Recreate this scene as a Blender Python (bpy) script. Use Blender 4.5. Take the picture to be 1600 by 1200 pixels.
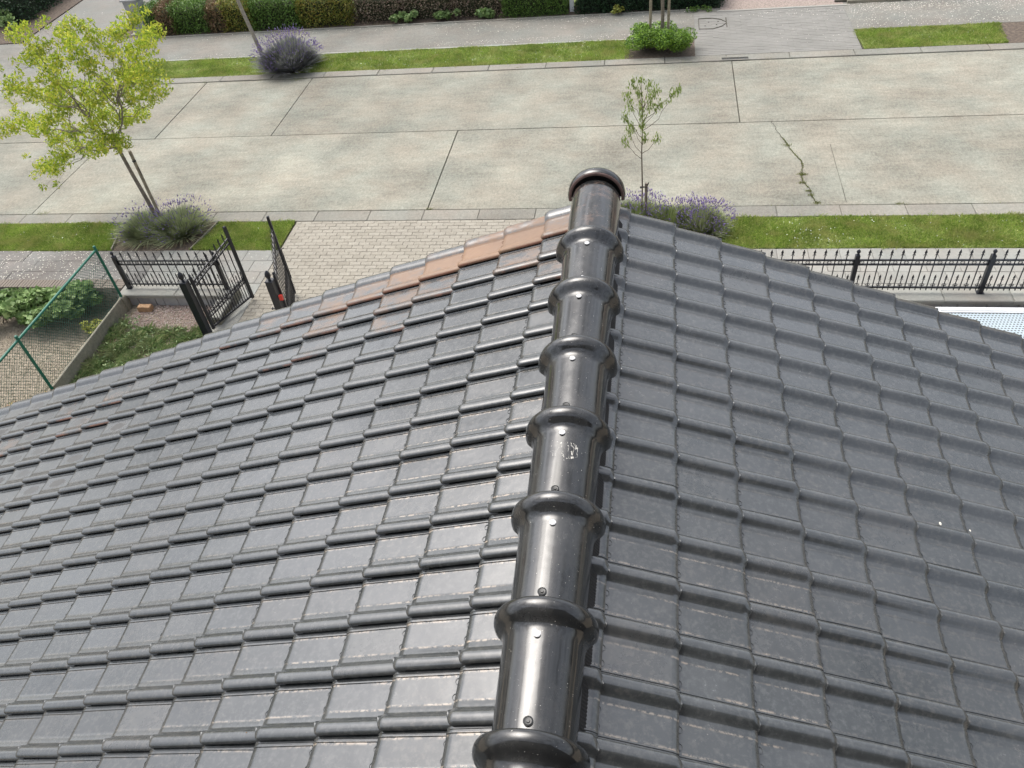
import bpy, math, random
import numpy as np
from mathutils import Vector, Matrix
for o in list(bpy.data.objects): bpy.data.objects.remove(o)
random.seed(7); RNG = np.random.default_rng(7)
S = bpy.context.scene; COL = S.collection
R_ = math.radians

# ---------------------------------------------------------------- camera
CAMP = (0.2916, 0.0, 8.4959)
def cam_axes(pitch, yaw, roll):
    p, y, r = R_(pitch), R_(yaw), R_(roll)
    d = Vector((math.sin(y)*math.cos(p), math.cos(y)*math.cos(p), -math.sin(p)))
    rt = Vector((math.cos(y), -math.sin(y), 0)); u = rt.cross(d)
    return math.cos(r)*rt + math.sin(r)*u, -math.sin(r)*rt + math.cos(r)*u, d
CR, CU, CD = cam_axes(43.687, -13.344, -7.861)
cd = bpy.data.cameras.new('camera'); cam = bpy.data.objects.new('camera', cd); COL.objects.link(cam)
cd.sensor_width = 36; cd.lens = 28.27; cd.clip_start = 0.05; cd.clip_end = 500
m = Matrix.Identity(4)
for i in range(3): m[i][0] = CR[i]; m[i][1] = CU[i]; m[i][2] = -CD[i]; m[i][3] = CAMP[i]
cam.matrix_world = m; S.camera = cam

# ---------------------------------------------------------------- sky and sun
SUN_EL, SUN_AZ = 61, -40          # azimuth from +Y (street), negative = left
w = bpy.data.worlds.new('World'); S.world = w; w.use_nodes = True
nt = w.node_tree; nt.nodes.clear()
sky = nt.nodes.new('ShaderNodeTexSky'); sky.sky_type = 'NISHITA'; sky.sun_disc = False
sky.sun_elevation = R_(SUN_EL); sky.sun_rotation = R_(SUN_AZ); sky.dust_density = 5.0; sky.air_density = 1.0
hs = nt.nodes.new('ShaderNodeHueSaturation'); hs.inputs['Saturation'].default_value = 0.42
bg = nt.nodes.new('ShaderNodeBackground'); bg.inputs[1].default_value = 0.15
wo = nt.nodes.new('ShaderNodeOutputWorld')
nt.links.new(sky.outputs[0], hs.inputs['Color']); tcw = nt.nodes.new('ShaderNodeTexCoord'); cn = nt.nodes.new('ShaderNodeTexNoise'); cn.inputs['Scale'].default_value = 3.2; cn.inputs['Detail'].default_value = 5; cn.inputs['Roughness'].default_value = .55
cmap = nt.nodes.new('ShaderNodeMapping'); cmap.inputs['Scale'].default_value = (1, 1, 2.4); nt.links.new(tcw.outputs['Generated'], cmap.inputs[0]); nt.links.new(cmap.outputs[0], cn.inputs['Vector'])
cr = nt.nodes.new('ShaderNodeMapRange'); cr.inputs[1].default_value = .36; cr.inputs[2].default_value = .64; cr.inputs[3].default_value = .62; cr.inputs[4].default_value = 1.5; nt.links.new(cn.outputs[0], cr.inputs[0])
cmul = nt.nodes.new('ShaderNodeVectorMath'); cmul.operation = 'SCALE'; nt.links.new(hs.outputs[0], cmul.inputs[0]); nt.links.new(cr.outputs[0], cmul.inputs['Scale'])   # broken cloud cover
nt.links.new(cmul.outputs[0], bg.inputs[0]); nt.links.new(bg.outputs[0], wo.inputs[0])
sl = bpy.data.lights.new('sun', 'SUN'); sl.energy = 0.62; sl.angle = R_(40); sl.color = (1, .96, .89)
so = bpy.data.objects.new('sun', sl); COL.objects.link(so)
sv = Vector((math.sin(R_(SUN_AZ))*math.cos(R_(SUN_EL)), math.cos(R_(SUN_AZ))*math.cos(R_(SUN_EL)), math.sin(R_(SUN_EL))))
so.rotation_euler = sv.to_track_quat('Z', 'Y').to_euler(); so.location = (0, 0, 30)
S.view_settings.view_transform = 'Standard'; S.view_settings.look = 'None'
S.view_settings.exposure = 0.84; S.view_settings.gamma = 1
S.render.engine = 'CYCLES'

# ---------------------------------------------------------------- materials
class M:
    def __init__(s, name, rough=.7, spec=.5):
        s.m = bpy.data.materials.new(name); s.m.use_nodes = True; s.t = s.m.node_tree
        s.b = s.t.nodes['Principled BSDF']; s.b.inputs['Roughness'].default_value = rough
        s.b.inputs['Specular IOR Level'].default_value = spec
    def n(s, typ, **kw):
        nd = s.t.nodes.new(typ)
        for k, v in kw.items():
            if k.startswith('i_'): nd.inputs[k[2:].replace('_', ' ')].default_value = v
            else: setattr(nd, k, v)
        return nd
    def l(s, a, b): s.t.links.new(a, b)
    def coord(s, kind='Object'):
        if not hasattr(s, 'tc'): s.tc = s.n('ShaderNodeTexCoord')
        return s.tc.outputs[kind]
    def geo(s, k='Position'):
        if not hasattr(s, 'gg'): s.gg = s.n('ShaderNodeNewGeometry')
        return s.gg.outputs[k]
    def mapv(s, vec, scale):
        mp = s.n('ShaderNodeMapping'); mp.inputs['Scale'].default_value = scale; s.l(vec, mp.inputs[0]); return mp.outputs[0]
    def noise(s, vec, scale, detail=4, rough=.6):
        nd = s.n('ShaderNodeTexNoise', i_Scale=scale, i_Detail=detail, i_Roughness=rough); s.l(vec, nd.inputs['Vector']); return nd.outputs['Fac']
    def ramp(s, fac, stops):
        r = s.n('ShaderNodeValToRGB'); el = r.color_ramp.elements
        while len(el) < len(stops): el.new(.5)
        for e, (p, c) in zip(el, stops):
            e.position = p; e.color = (*c, 1) if isinstance(c, tuple) else (c, c, c, 1)
        s.l(fac, r.inputs[0]); return r.outputs[0]
    def mix(s, fac, a, b, mode='MIX'):
        nd = s.n('ShaderNodeMix', data_type='RGBA', blend_type=mode)
        for val, idx in ((fac, 0), (a, 6), (b, 7)):
            if isinstance(val, (int, float)): nd.inputs[idx].default_value = val if idx == 0 else (val, val, val, 1)
            elif isinstance(val, tuple): nd.inputs[idx].default_value = (*val, 1)
            else: s.l(val, nd.inputs[idx])
        return nd.outputs[2]
    def math(s, op, a, b=0., clamp=False):
        nd = s.n('ShaderNodeMath', operation=op, use_clamp=clamp)
        for i, v in enumerate((a, b)):
            if isinstance(v, (int, float)): nd.inputs[i].default_value = v
            else: s.l(v, nd.inputs[i])
        return nd.outputs[0]
    def col(s, c):
        if isinstance(c, tuple): s.b.inputs['Base Color'].default_value = (*c, 1)
        else: s.l(c, s.b.inputs['Base Color'])
    def bump(s, h, strength=.3, dist=.01):
        b = s.n('ShaderNodeBump', i_Strength=strength, i_Distance=dist); s.l(h, b.inputs['Height']); s.l(b.outputs[0], s.b.inputs['Normal'])

def simple(name, c, rough=.6, var=.25, scale=8., bump=0., spec=.5, metal=0.):
    x = M(name, rough, spec); f = x.noise(x.geo(), scale, 5)
    lo = tuple(v*(1-var) for v in c); hi = tuple(min(1, v*(1+var)) for v in c)
    x.col(x.ramp(f, [(.3, lo), (.7, hi)])); x.b.inputs['Metallic'].default_value = metal
    if bump: x.bump(x.noise(x.geo(), scale*6, 4), bump, .01)
    return x.m

def leafmat(name, cols, rough=.5, trans=.25, nscale=2.5):
    x = M(name, rough, .35)
    r = x.ramp(x.geo('Random Per Island'), [(i/(len(cols)-1) if len(cols) > 1 else 0, c) for i, c in enumerate(cols)])
    n = x.noise(x.geo(), nscale, 3)
    c = x.mix(1.0, r, x.ramp(n, [(.3, .72), (.7, 1.25)]), 'MULTIPLY')
    x.col(c)
    tr = x.n('ShaderNodeBsdfTranslucent'); x.l(c, tr.inputs[0])
    ms = x.n('ShaderNodeMixShader'); ms.inputs[0].default_value = trans
    out = x.t.nodes['Material Output']
    x.l(x.b.outputs[0], ms.inputs[1]); x.l(tr.outputs[0], ms.inputs[2]); x.l(ms.outputs[0], out.inputs[0])
    return x.m

def grassmat(name, cols, dry):
    mt = leafmat(name, cols, .7, .3, 1.8); t = mt.node_tree
    mul = [n for n in t.nodes if n.bl_idname == 'ShaderNodeMix'][0]
    no = t.nodes.new('ShaderNodeTexNoise'); no.inputs['Scale'].default_value = 2.6; no.inputs['Detail'].default_value = 5
    ge = [n for n in t.nodes if n.bl_idname == 'ShaderNodeNewGeometry'][0]; t.links.new(ge.outputs['Position'], no.inputs['Vector'])
    rp = t.nodes.new('ShaderNodeValToRGB'); rp.color_ramp.elements[0].position = .48; rp.color_ramp.elements[1].position = .66; t.links.new(no.outputs[0], rp.inputs[0])
    mx = t.nodes.new('ShaderNodeMix'); mx.data_type = 'RGBA'; mx.inputs[7].default_value = (*dry, 1)
    m2 = t.nodes.new('ShaderNodeMath'); m2.operation = 'MULTIPLY'; m2.inputs[1].default_value = .65; t.links.new(rp.outputs[0], m2.inputs[0]); t.links.new(m2.outputs[0], mx.inputs[0])
    t.links.new(mul.outputs[2], mx.inputs[6])
    for n in t.nodes:
        if n.bl_idname == 'ShaderNodeBsdfPrincipled': t.links.new(mx.outputs[2], n.inputs['Base Color'])
        if n.bl_idname == 'ShaderNodeBsdfTranslucent': t.links.new(mx.outputs[2], n.inputs[0])
    return mt
def glaze(name, uv=True):
    x = M(name, .4, .5)
    P = x.geo()
    big = x.noise(P, 5, 5, .65); fine = x.noise(P, 45, 6, .7); sp = x.noise(P, 160, 3, .6)
    base = x.ramp(big, [(.3, (.034, .039, .040)), (.7, (.056, .061, .062))])
    # hard-water film and rain spotting left on the glaze
    film = x.ramp(fine, [(.48, 0.), (.72, 1.)])
    base = x.mix(x.math('MULTIPLY', film, .4), base, x.mix(x.ramp(x.noise(P, 1.1, 3), [(.42, 0.), (.6, 1.)]), (.15, .157, .155), (.175, .16, .14)))
    rough = x.math('ADD', x.math('MULTIPLY', big, .18), x.math('ADD', x.math('MULTIPLY', fine, .12), .06))
    x.b.inputs['IOR'].default_value = 1.95
    if uv:
        sx = x.n('ShaderNodeSeparateXYZ'); x.l(x.coord('UV'), sx.inputs[0]); T, V = sx.outputs[0], sx.outputs[1]
        oi = x.n('ShaderNodeObjectInfo'); oc = x.n('ShaderNodeSeparateColor'); x.l(oi.outputs['Color'], oc.inputs[0])
        ter, dep, br = oc.outputs[0], oc.outputs[1], oc.outputs[2]
        def band(src, c, wdt):
            return x.math('SUBTRACT', 1., x.math('DIVIDE', x.math('ABSOLUTE', x.math('SUBTRACT', src, c)), wdt), True)
        rim = x.math('MAXIMUM', band(T, .086, .0055), band(T, .179, .0075))
        rim = x.math('MULTIPLY', rim, x.math('GREATER_THAN', V, .012))
        spots = x.math('MULTIPLY', x.ramp(x.noise(P, 70, 5, .7), [(.44, 0.), (.54, 1.)]), x.ramp(x.noise(P, 9, 3), [(.36, 0.), (.54, 1.)]))
        d = x.math('MULTIPLY', x.math('MULTIPLY', rim, spots), dep, True)
        base = x.mix(d, base, x.mix(x.noise(P, 30), (.66, .61, .52), (.58, .42, .29)))
        fl = x.ramp(sp, [(.69, 0.), (.73, 1.)]); fl = x.math('MULTIPLY', fl, x.ramp(x.noise(P, 14, 3), [(.52, 0.), (.66, 1.)]))
        fl = x.math('MULTIPLY', fl, x.math('ADD', x.math('MULTIPLY', dep, .5), .12))
        base = x.mix(fl, base, (.6, .56, .5))
        tn = x.ramp(x.math('ADD', x.noise(x.mapv(P, (1.2, 2.2, 1)), 6, 6, .7), x.math('SUBTRACT', x.math('SUBTRACT', ter, .5), x.math('MULTIPLY', x.math('GREATER_THAN', T, .19), .3))), [(.40, 0.), (.66, 1.)])
        tn = x.math('MULTIPLY', tn, x.math('ADD', x.math('MULTIPLY', ter, .6), .25), True); tn = x.math('MULTIPLY', tn, x.math('GREATER_THAN', ter, .02))
        base = x.mix(tn, base, x.mix(x.noise(P, 25), (.26, .14, .08), (.38, .24, .14)))
        ed = x.math('MULTIPLY', x.math('LESS_THAN', T, .0042), x.math('MULTIPLY', x.math('GREATER_THAN', ter, .33), x.ramp(x.noise(P, 4, 3), [(.46, 0.), (.54, 1.)])))
        base = x.mix(x.math('MULTIPLY', ed, .9), base, (.30, .14, .09))
        st_ = x.math('SUBTRACT', 1., oi.outputs['Alpha'])
        el_ = x.math('ADD', x.math('POWER', x.math('DIVIDE', x.math('SUBTRACT', T, .13), .035), 2.), x.math('POWER', x.math('DIVIDE', x.math('SUBTRACT', V, .12), .075), 2.))
        sm = x.ramp(x.math('ADD', el_, x.math('MULTIPLY', x.math('SUBTRACT', x.noise(P, 28, 5, .7), .5), 2.4)), [(.55, 1.), (.95, 0.)])
        base = x.mix(x.math('MULTIPLY', sm, st_), base, (.012, .013, .011))
        rough = x.math('ADD', rough, x.math('MULTIPLY', x.math('MULTIPLY', sm, st_), .5), True)
        rough = x.math('ADD', rough, x.math('MULTIPLY', tn, .4), True)
        x.l(x.math('SUBTRACT', .5, x.math('MULTIPLY', tn, .42)), x.b.inputs['Specular IOR Level'])
        base = x.mix(x.math('MULTIPLY', x.ramp(x.noise(P, 2.1, 4, .6), [(.45, 0.), (.7, 1.)]), .35), base, x.mix(br, (.05, .056, .06), (.085, .082, .078)))
        rough = x.math('ADD', rough, x.math('MULTIPLY', x.math('SUBTRACT', br, .5), .16), True)
    x.col(base); x.l(rough, x.b.inputs['Roughness'])
    x.bump(x.math('ADD', x.math('MULTIPLY', x.noise(P, 9, 2), 1.), x.math('MULTIPLY', fine, .03)), .25, .006)
    return x
mat_tile = glaze('glazed_tile').m

def ridgemat(name, scratched=False, worn=False):
    x = glaze(name, False)
    P = x.geo(); base = x.b.inputs['Base Color'].links[0].from_socket
    br = x.ramp(x.noise(x.mapv(P, (3, 1.2, 3)), 6, 5, .65), [(.5, 0.), (.75, 1.)])
    base = x.mix(.8, base, (.012, .0125, .013)); base = x.mix(x.math('MULTIPLY', br, .35), base, (.028, .023, .019)); x.b.inputs['IOR'].default_value = 1.7
    if scratched:
        so_ = x.n('ShaderNodeSeparateXYZ'); x.l(x.coord('Object'), so_.inputs[0])
        X, Y = so_.outputs[0], so_.outputs[1]
        ee = x.math('ADD', x.math('POWER', x.math('DIVIDE', x.math('ABSOLUTE', x.math('SUBTRACT', X, .008)), .062), 2.), x.math('POWER', x.math('DIVIDE', x.math('ABSOLUTE', x.math('ADD', Y, .175)), .042), 2.))
        mk = x.math('LESS_THAN', x.math('ADD', ee, x.math('MULTIPLY', x.noise(P, 30, 4), 1.1)), 1.35)
        wv = x.n('ShaderNodeTexNoise', i_Scale=60, i_Detail=2); x.l(x.mapv(P, (1, .35, 1)), wv.inputs[0])
        ln = x.math('LESS_THAN', x.math('ABSOLUTE', x.math('SUBTRACT', wv.outputs[0], .5)), .022)
        pt = x.ramp(x.noise(P, 24, 5, .7), [(.45, 0.), (.56, 1.)])
        base = x.mix(x.math('MULTIPLY', x.math('MULTIPLY', mk, ln), pt), base, (.75, .72, .64))
    if worn:
        wn = x.ramp(x.noise(P, 16, 5, .7), [(.5, 0.), (.62, 1.)])
        base = x.mix(x.math('MULTIPLY', wn, .45), base, (.16, .105, .08))
    sp = x.math('MULTIPLY', x.ramp(x.noise(P, 130, 2), [(.72, 0.), (.75, 1.)]), .8)
    base = x.mix(sp, base, (.6, .58, .52))
    du = x.ramp(x.noise(x.mapv(P, (1, .5, 1)), 11, 6, .72), [(.47, 0.), (.68, 1.)]); base = x.mix(x.math('MULTIPLY', du, .22), base, (.10, .10, .095))
    oi = x.n('ShaderNodeObjectInfo'); base = x.mix(1., base, x.ramp(oi.outputs['Random'], [(0, .7), (1, 1.35)]), 'MULTIPLY')
    x.col(base); r = x.noise(P, 14, 5, .7); x.l(x.math('ADD', x.math('MULTIPLY', r, .16), x.math('ADD', x.math('MULTIPLY', du, .2), .02)), x.b.inputs['Roughness'])
    return x.m
mat_ridge = ridgemat('glazed_ridge'); mat_ridge_scr = ridgemat('glazed_ridge_scratched', scratched=True); mat_ridge_worn = ridgemat('glazed_ridge_worn', worn=True)

def concrete(name, c, streak=1., bump=.35, rough=.85, contrast=.22, speck=.5):
    x = M(name, rough, .25); P = x.geo()
    a = x.noise(P, .55, 5, .6); b = x.noise(x.mapv(P, (1, 3.2, 1)), 1.6, 6, .7); f = x.noise(P, 16, 6, .8); g = x.noise(x.mapv(P, (3, 1, 1)), 9, 4, .7)
    v = x.math('ADD', x.math('MULTIPLY', a, .34), x.math('ADD', x.math('MULTIPLY', b, .20*streak), x.math('ADD', x.math('MULTIPLY', f, .34), x.math('MULTIPLY', g, .20))))
    lo = tuple(q*(1-contrast*1.6) for q in c); hi = tuple(min(1, q*(1+contrast*1.4)) for q in c)
    r = x.ramp(v, [(.38, lo), (.55, c), (.70, hi)])
    tint = x.ramp(x.noise(P, .9, 4), [(.35, (1.03, .98, .93)), (.65, (.97, 1.01, .99))])
    r = x.mix(1., r, tint, 'MULTIPLY')
    s_ = x.ramp(x.noise(P, 55, 3, .8), [(.36, .55), (.46, 1.)]); r = x.mix(speck, r, x.mix(1., r, s_, 'MULTIPLY'))
    oi = x.n('ShaderNodeObjectInfo'); r = x.mix(1., r, x.ramp(oi.outputs['Random'], [(0, .90), (1, 1.07)]), 'MULTIPLY')
    x.col(r); x.bump(x.math('ADD', f, x.noise(P, 60, 3)), bump, .01); return x.m
mat_road = concrete('road_concrete', (.278, .271, .230), contrast=.37, speck=.8)
mat_kerb = concrete('kerb_concrete', (.275, .265, .235), streak=.6)
mat_pave = concrete('pavement_slab', (.33, .325, .305), streak=.3, contrast=.12, speck=.3)
mat_pave_old = concrete('old_pavement_slab', (.235, .225, .215), streak=.3, contrast=.25)
mat_farpave = concrete('far_pavement', (.235, .23, .21), streak=.9, contrast=.28)
mat_fardrive = concrete('far_drive', (.225, .22, .205), streak=.9, contrast=.15)
mat_coping = concrete('coping', (.34, .34, .315), streak=.2, contrast=.1, speck=.2)
mat_sleeper = concrete('concrete_plank', (.30, .285, .23), streak=.5, contrast=.3)
mat_joint = simple('joint_dirt', (.07, .065, .05), .95, .4, 12)
mat_soil = simple('soil', (.11, .085, .065), .95, .45, 14, .5)
mat_drysoil = simple('dry_soil', (.27, .23, .175), .95, .4, 18, .8)
mat_lawn = simple('lawn_base', (.15, .19, .045), .9, .4, 6, .3)
mat_pinkgravel = simple('pink_gravel_bed', (.30, .245, .21), .9, .4, 26, .8)
mat_iron = simple('black_iron', (.012, .014, .020), .38, .3, 20)
mat_green = simple('green_coating', (.012, .13, .085), .38, .2, 8)
mat_wire = simple('green_wire', (.03, .10, .07), .5, .2, 8)
mat_screw = simple('bright_screw', (.88, .88, .88), .4, .03, 8)
mat_rubber = simple('dark_screw', (.035, .036, .035), .35, .2, 30)
mat_black = simple('black_strip', (.018, .018, .019), .6, .3, 30)
mat_bark = simple('bark', (.20, .17, .135), .9, .35, 14, .6)
mat_bark2 = simple('pale_bark', (.30, .27, .22), .9, .3, 14, .6)
mat_twig = simple('twig', (.10, .075, .05), .85, .3, 20)
mat_stake = simple('stake_wood', (.27, .23, .165), .85, .3, 16, .4)
mat_timber = simple('timber', (.40, .25, .14), .8, .3, 10, .4)
mat_red = simple('red_plastic', (.65, .03, .015), .4, .1, 8)
mat_white = simple('white_paint', (.8, .82, .82), .45, .05, 8)
mat_moss = simple('moss', (.14, .17, .03), .95, .4, 30, .6)
mat_petal = simple('petal', (.75, .72, .62), .8, .1, 30)
mat_brickbrown = simple('brown_brick', (.22, .185, .145), .9, .3, 12, .5)
mat_facade = simple('dark_cladding', (.045, .04, .036), .6, .4, 5, .3)
mat_render = simple('house_brick', (.30, .2, .15), .9, .2, 5, .3)
mat_pillar = simple('grey_render', (.34, .34, .335), .8, .15, 6, .2)
def paver_mat():
    x = M('concrete_paver', .85, .25); P = x.geo()
    r = x.ramp(x.geo('Random Per Island'), [(0, (.30, .277, .228)), (.5, (.325, .30, .25)), (1, (.35, .325, .272))])
    r = x.mix(1., r, x.ramp(x.noise(P, 30, 5, .7), [(.3, .82), (.7, 1.1)]), 'MULTIPLY')
    r = x.mix(1., r, x.ramp(x.noise(P, 1.3, 3), [(.3, .93), (.7, 1.06)]), 'MULTIPLY')
    x.col(r); x.bump(x.noise(P, 70), .3, .01); return x.m
mat_paver = paver_mat()
def paver_mat2():
    x = M('grey_paver', .85, .25); P = x.geo()
    r = x.ramp(x.geo('Random Per Island'), [(0, (.225, .22, .20)), (.5, (.235, .23, .21)), (1, (.245, .24, .22))])
    r = x.mix(1., r, x.ramp(x.noise(P, 1.3, 3), [(.3, .9), (.7, 1.08)]), 'MULTIPLY'); x.col(r); return x.m
mat_paver_grey = paver_mat2()
def stone_mat(name, cols):
    x = M(name, .9, .3); x.col(x.ramp(x.geo('Random Per Island'), [(i/(len(cols)-1), c) for i, c in enumerate(cols)])); return x.m
mat_gravel = stone_mat('gravel_stones', [(.30, .22, .19), (.42, .33, .29), (.5, .45, .4), (.36, .25, .21)])
mat_brick = stone_mat('brick', [(.17, .145, .12), (.22, .19, .16), (.19, .16, .13)])

G_GRASS = grassmat('grass_blades', [(.15, .25, .045), (.24, .355, .06), (.35, .45, .09), (.52, .53, .20)], (.44, .43, .16))
G_WEED = grassmat('weed_blades', [(.11, .19, .07), (.18, .27, .10), (.27, .35, .14), (.40, .43, .22)], (.30, .31, .17))
G_MAPLE = leafmat('maple_leaves', [(.20, .30, .035), (.36, .47, .05), (.52, .60, .07), (.66, .62, .10)], .5, .45, 1.6)
G_SAPL = leafmat('sapling_leaves', [(.17, .25, .06), (.27, .36, .09), (.38, .45, .15)], .5, .35)
G_LAV = leafmat('lavender_foliage', [(.20, .25, .13), (.32, .36, .19), (.44, .47, .29)], .7, .2)
G_LAVD = leafmat('grey_lavender_foliage', [(.17, .18, .16), (.25, .26, .25), (.36, .35, .38)], .7, .2)
G_LAVG = leafmat('green_lavender_foliage', [(.15, .20, .07), (.24, .30, .10), (.31, .34, .18)], .7, .2)
G_STRAW = leafmat('dry_stems', [(.42, .34, .2), (.33, .26, .15)], .8, .1)
G_PURP = leafmat('lavender_flowers', [(.16, .11, .30), (.24, .17, .42), (.34, .28, .48)], .7, .2)
G_H_GREEN = leafmat('hedge_green', [(.06, .12, .02), (.11, .21, .04), (.18, .29, .06)], .5, .2)
G_H_DARK = leafmat('hedge_dark', [(.010, .03, .012), (.022, .055, .02), (.035, .08, .03)], .45, .15)
G_H_BROWN = leafmat('hedge_brown', [(.16, .10, .06), (.24, .15, .08), (.17, .16, .07)], .6, .15)
G_H_YELL = leafmat('hedge_yellow', [(.11, .16, .025), (.22, .25, .045), (.36, .28, .06), (.10, .16, .03)], .5, .25)
G_H_PURP = leafmat('shrub_purple', [(.12, .08, .06), (.20, .14, .11), (.25, .21, .15), (.14, .13, .07)], .6, .15)
G_GER = leafmat('broad_leaves', [(.11, .18, .06), (.19, .30, .10), (.31, .41, .17)], .5, .25)
G_YELPL = leafmat('yellow_leaves', [(.28, .31, .06), (.42, .42, .09), (.22, .28, .07)], .5, .3)
G_BUSH = leafmat('bright_bush_leaves', [(.07, .14, .04), (.18, .33, .04), (.30, .46, .06)], .5, .3)

# ---------------------------------------------------------------- mesh helpers
class MB:
    def __init__(s): s.v = []; s.f = []
    def add(s, vs, fs):
        o = len(s.v); s.v += [tuple(p) for p in vs]; s.f += [tuple(i+o for i in f) for f in fs]; return s
    def box(s, x0, x1, y0, y1, z0, z1, b=0.):
        if b <= 0:
            vs = [(x, y, z) for z in (z0, z1) for y in (y0, y1) for x in (x0, x1)]
            fs = [(0, 2, 3, 1), (4, 5, 7, 6), (0, 1, 5, 4), (2, 6, 7, 3), (0, 4, 6, 2), (1, 3, 7, 5)]
        else:  # chamfered top edge
            r0 = [(x0, y0, z0), (x1, y0, z0), (x1, y1, z0), (x0, y1, z0)]
            r1 = [(x, y, z1-b) for x, y, _ in r0]
            r2 = [(x0+b, y0+b, z1), (x1-b, y0+b, z1), (x1-b, y1-b, z1), (x0+b, y1-b, z1)]
            vs = r0+r1+r2; fs = [(3, 2, 1, 0), (8, 9, 10, 11)]
            for k in (0, 4):
                for i in range(4): j = (i+1) % 4; fs.append((k+i, k+j, k+4+j, k+4+i))
        return s.add(vs, fs)
    def tube(s, pts, rad, n=6, cap=True):
        pts = [Vector(p) for p in pts]
        if isinstance(rad, (int, float)): rad = [rad]*len(pts)
        o = len(s.v); prev = None
        for i, p in enumerate(pts):
            d = (pts[min(i+1, len(pts)-1)]-pts[max(i-1, 0)]).normalized()
            a = d.orthogonal().normalized() if prev is None else (prev - d*prev.dot(d)).normalized()
            prev = a; b = d.cross(a)
            for k in range(n):
                t = 2*math.pi*k/n; s.v.append(tuple(p + (a*math.cos(t)+b*math.sin(t))*rad[i]))
        for i in range(len(pts)-1):
            for k in range(n):
                k2 = (k+1) % n; s.f.append((o+i*n+k, o+i*n+k2, o+(i+1)*n+k2, o+(i+1)*n+k))
        if cap: s.f.append(tuple(o+k for k in range(n))[::-1]); s.f.append(tuple(o+(len(pts)-1)*n+k for k in range(n)))
        return s
    def lathe(s, prof, n=16, c=(0, 0, 0), ax='z'):
        o = len(s.v)
        for r, h in prof:
            for k in range(n):
                t = 2*math.pi*k/n; x, y = r*math.cos(t), r*math.sin(t)
                s.v.append((c[0]+x, c[1]+y, c[2]+h))
        for i in range(len(prof)-1):
            for k in range(n):
                k2 = (k+1) % n; s.f.append((o+i*n+k, o+i*n+k2, o+(i+1)*n+k2, o+(i+1)*n+k))
        s.f.append(tuple(o+k for k in range(n))[::-1]); s.f.append(tuple(o+(len(prof)-1)*n+k for k in range(n)))
        return s
    def mesh(s, name, mat, smooth=False, angle=35):
        me = bpy.data.meshes.new(name); me.from_pydata(s.v, [], s.f); me.materials.append(mat)
        if smooth:
            me.polygons.foreach_set('use_smooth', [True]*len(me.polygons)); me.set_sharp_from_angle(angle=R_(angle))
        me.update(); return me
    def obj(s, name, mat, parent=None, smooth=False, **kw):
        return link(name, s.mesh(name, mat, smooth), parent, **kw)
def link(name, me, parent=None, loc=None, rot=None, kind=None):
    o = bpy.data.objects.new(name, me); COL.objects.link(o)
    if parent is not None: o.parent = parent
    if loc is not None: o.location = loc
    if rot is not None: o.rotation_euler = rot
    if kind: o['kind'] = kind
    return o
def tag(o, label=None, cat=None, group=None, kind=None):
    if label: o['label'] = label
    if cat: o['category'] = cat
    if group: o['group'] = group
    if kind: o['kind'] = kind
    return o
def thing(name, label, cat, loc=(0, 0, 0), rz=0, group=None):
    o = bpy.data.objects.new(name, None); COL.objects.link(o); o.location = loc; o.rotation_euler = (0, 0, rz)
    o.empty_display_size = .1
    return tag(o, label, cat, group)
def npmesh(name, V, F, mat, nper):
    """V (n,3), F flat index array with nper verts per face"""
    me = bpy.data.meshes.new(name); me.vertices.add(len(V)); me.vertices.foreach_set('co', np.asarray(V, np.float32).ravel())
    nf = len(F)//nper; me.loops.add(len(F)); me.loops.foreach_set('vertex_index', np.asarray(F, np.int32))
    me.polygons.add(nf); me.polygons.foreach_set('loop_start', np.arange(0, nf*nper, nper, dtype=np.int32))
    me.materials.append(mat); me.update(calc_edges=True); me.validate(); return me
def rand_dirs(n, up=0.):
    d = RNG.normal(size=(n, 3)); d[:, 2] += up; return d/np.linalg.norm(d, axis=1, keepdims=True)
def leaves(name, C, size, mat, droop=None, up=.6, aspect=.55, fold=.15, sizevar=.35):
    """kite leaves at centres C; each leaf is an island of four folded vertices"""
    C = np.asarray(C); n = len(C)
    nrm = rand_dirs(n, up); a = np.cross(nrm, rand_dirs(n)); a /= np.linalg.norm(a, axis=1, keepdims=True)+1e-9
    if droop is not None:
        a = a*(1-droop) + np.array([0, 0, -1.])*droop; a /= np.linalg.norm(a, axis=1, keepdims=True)
        nrm = np.cross(a, np.cross(nrm, a)); nrm /= np.linalg.norm(nrm, axis=1, keepdims=True)+1e-9
    b = np.cross(nrm, a); s = size*(1+sizevar*RNG.uniform(-1, 1, n))[:, None]
    V = np.empty((n, 4, 3)); V[:, 0] = C - a*s*.5; V[:, 1] = C + b*s*aspect*.5 + nrm*s*fold - a*s*.05
    V[:, 2] = C + a*s*.5; V[:, 3] = C - b*s*aspect*.5 + nrm*s*fold - a*s*.05
    i = np.arange(n)[:, None]*4
    F = np.concatenate([i+0, i+1, i+2, i+0, i+2, i+3], 1).ravel()
    return npmesh(name, V.reshape(-1, 3), F, mat, 3)
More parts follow.
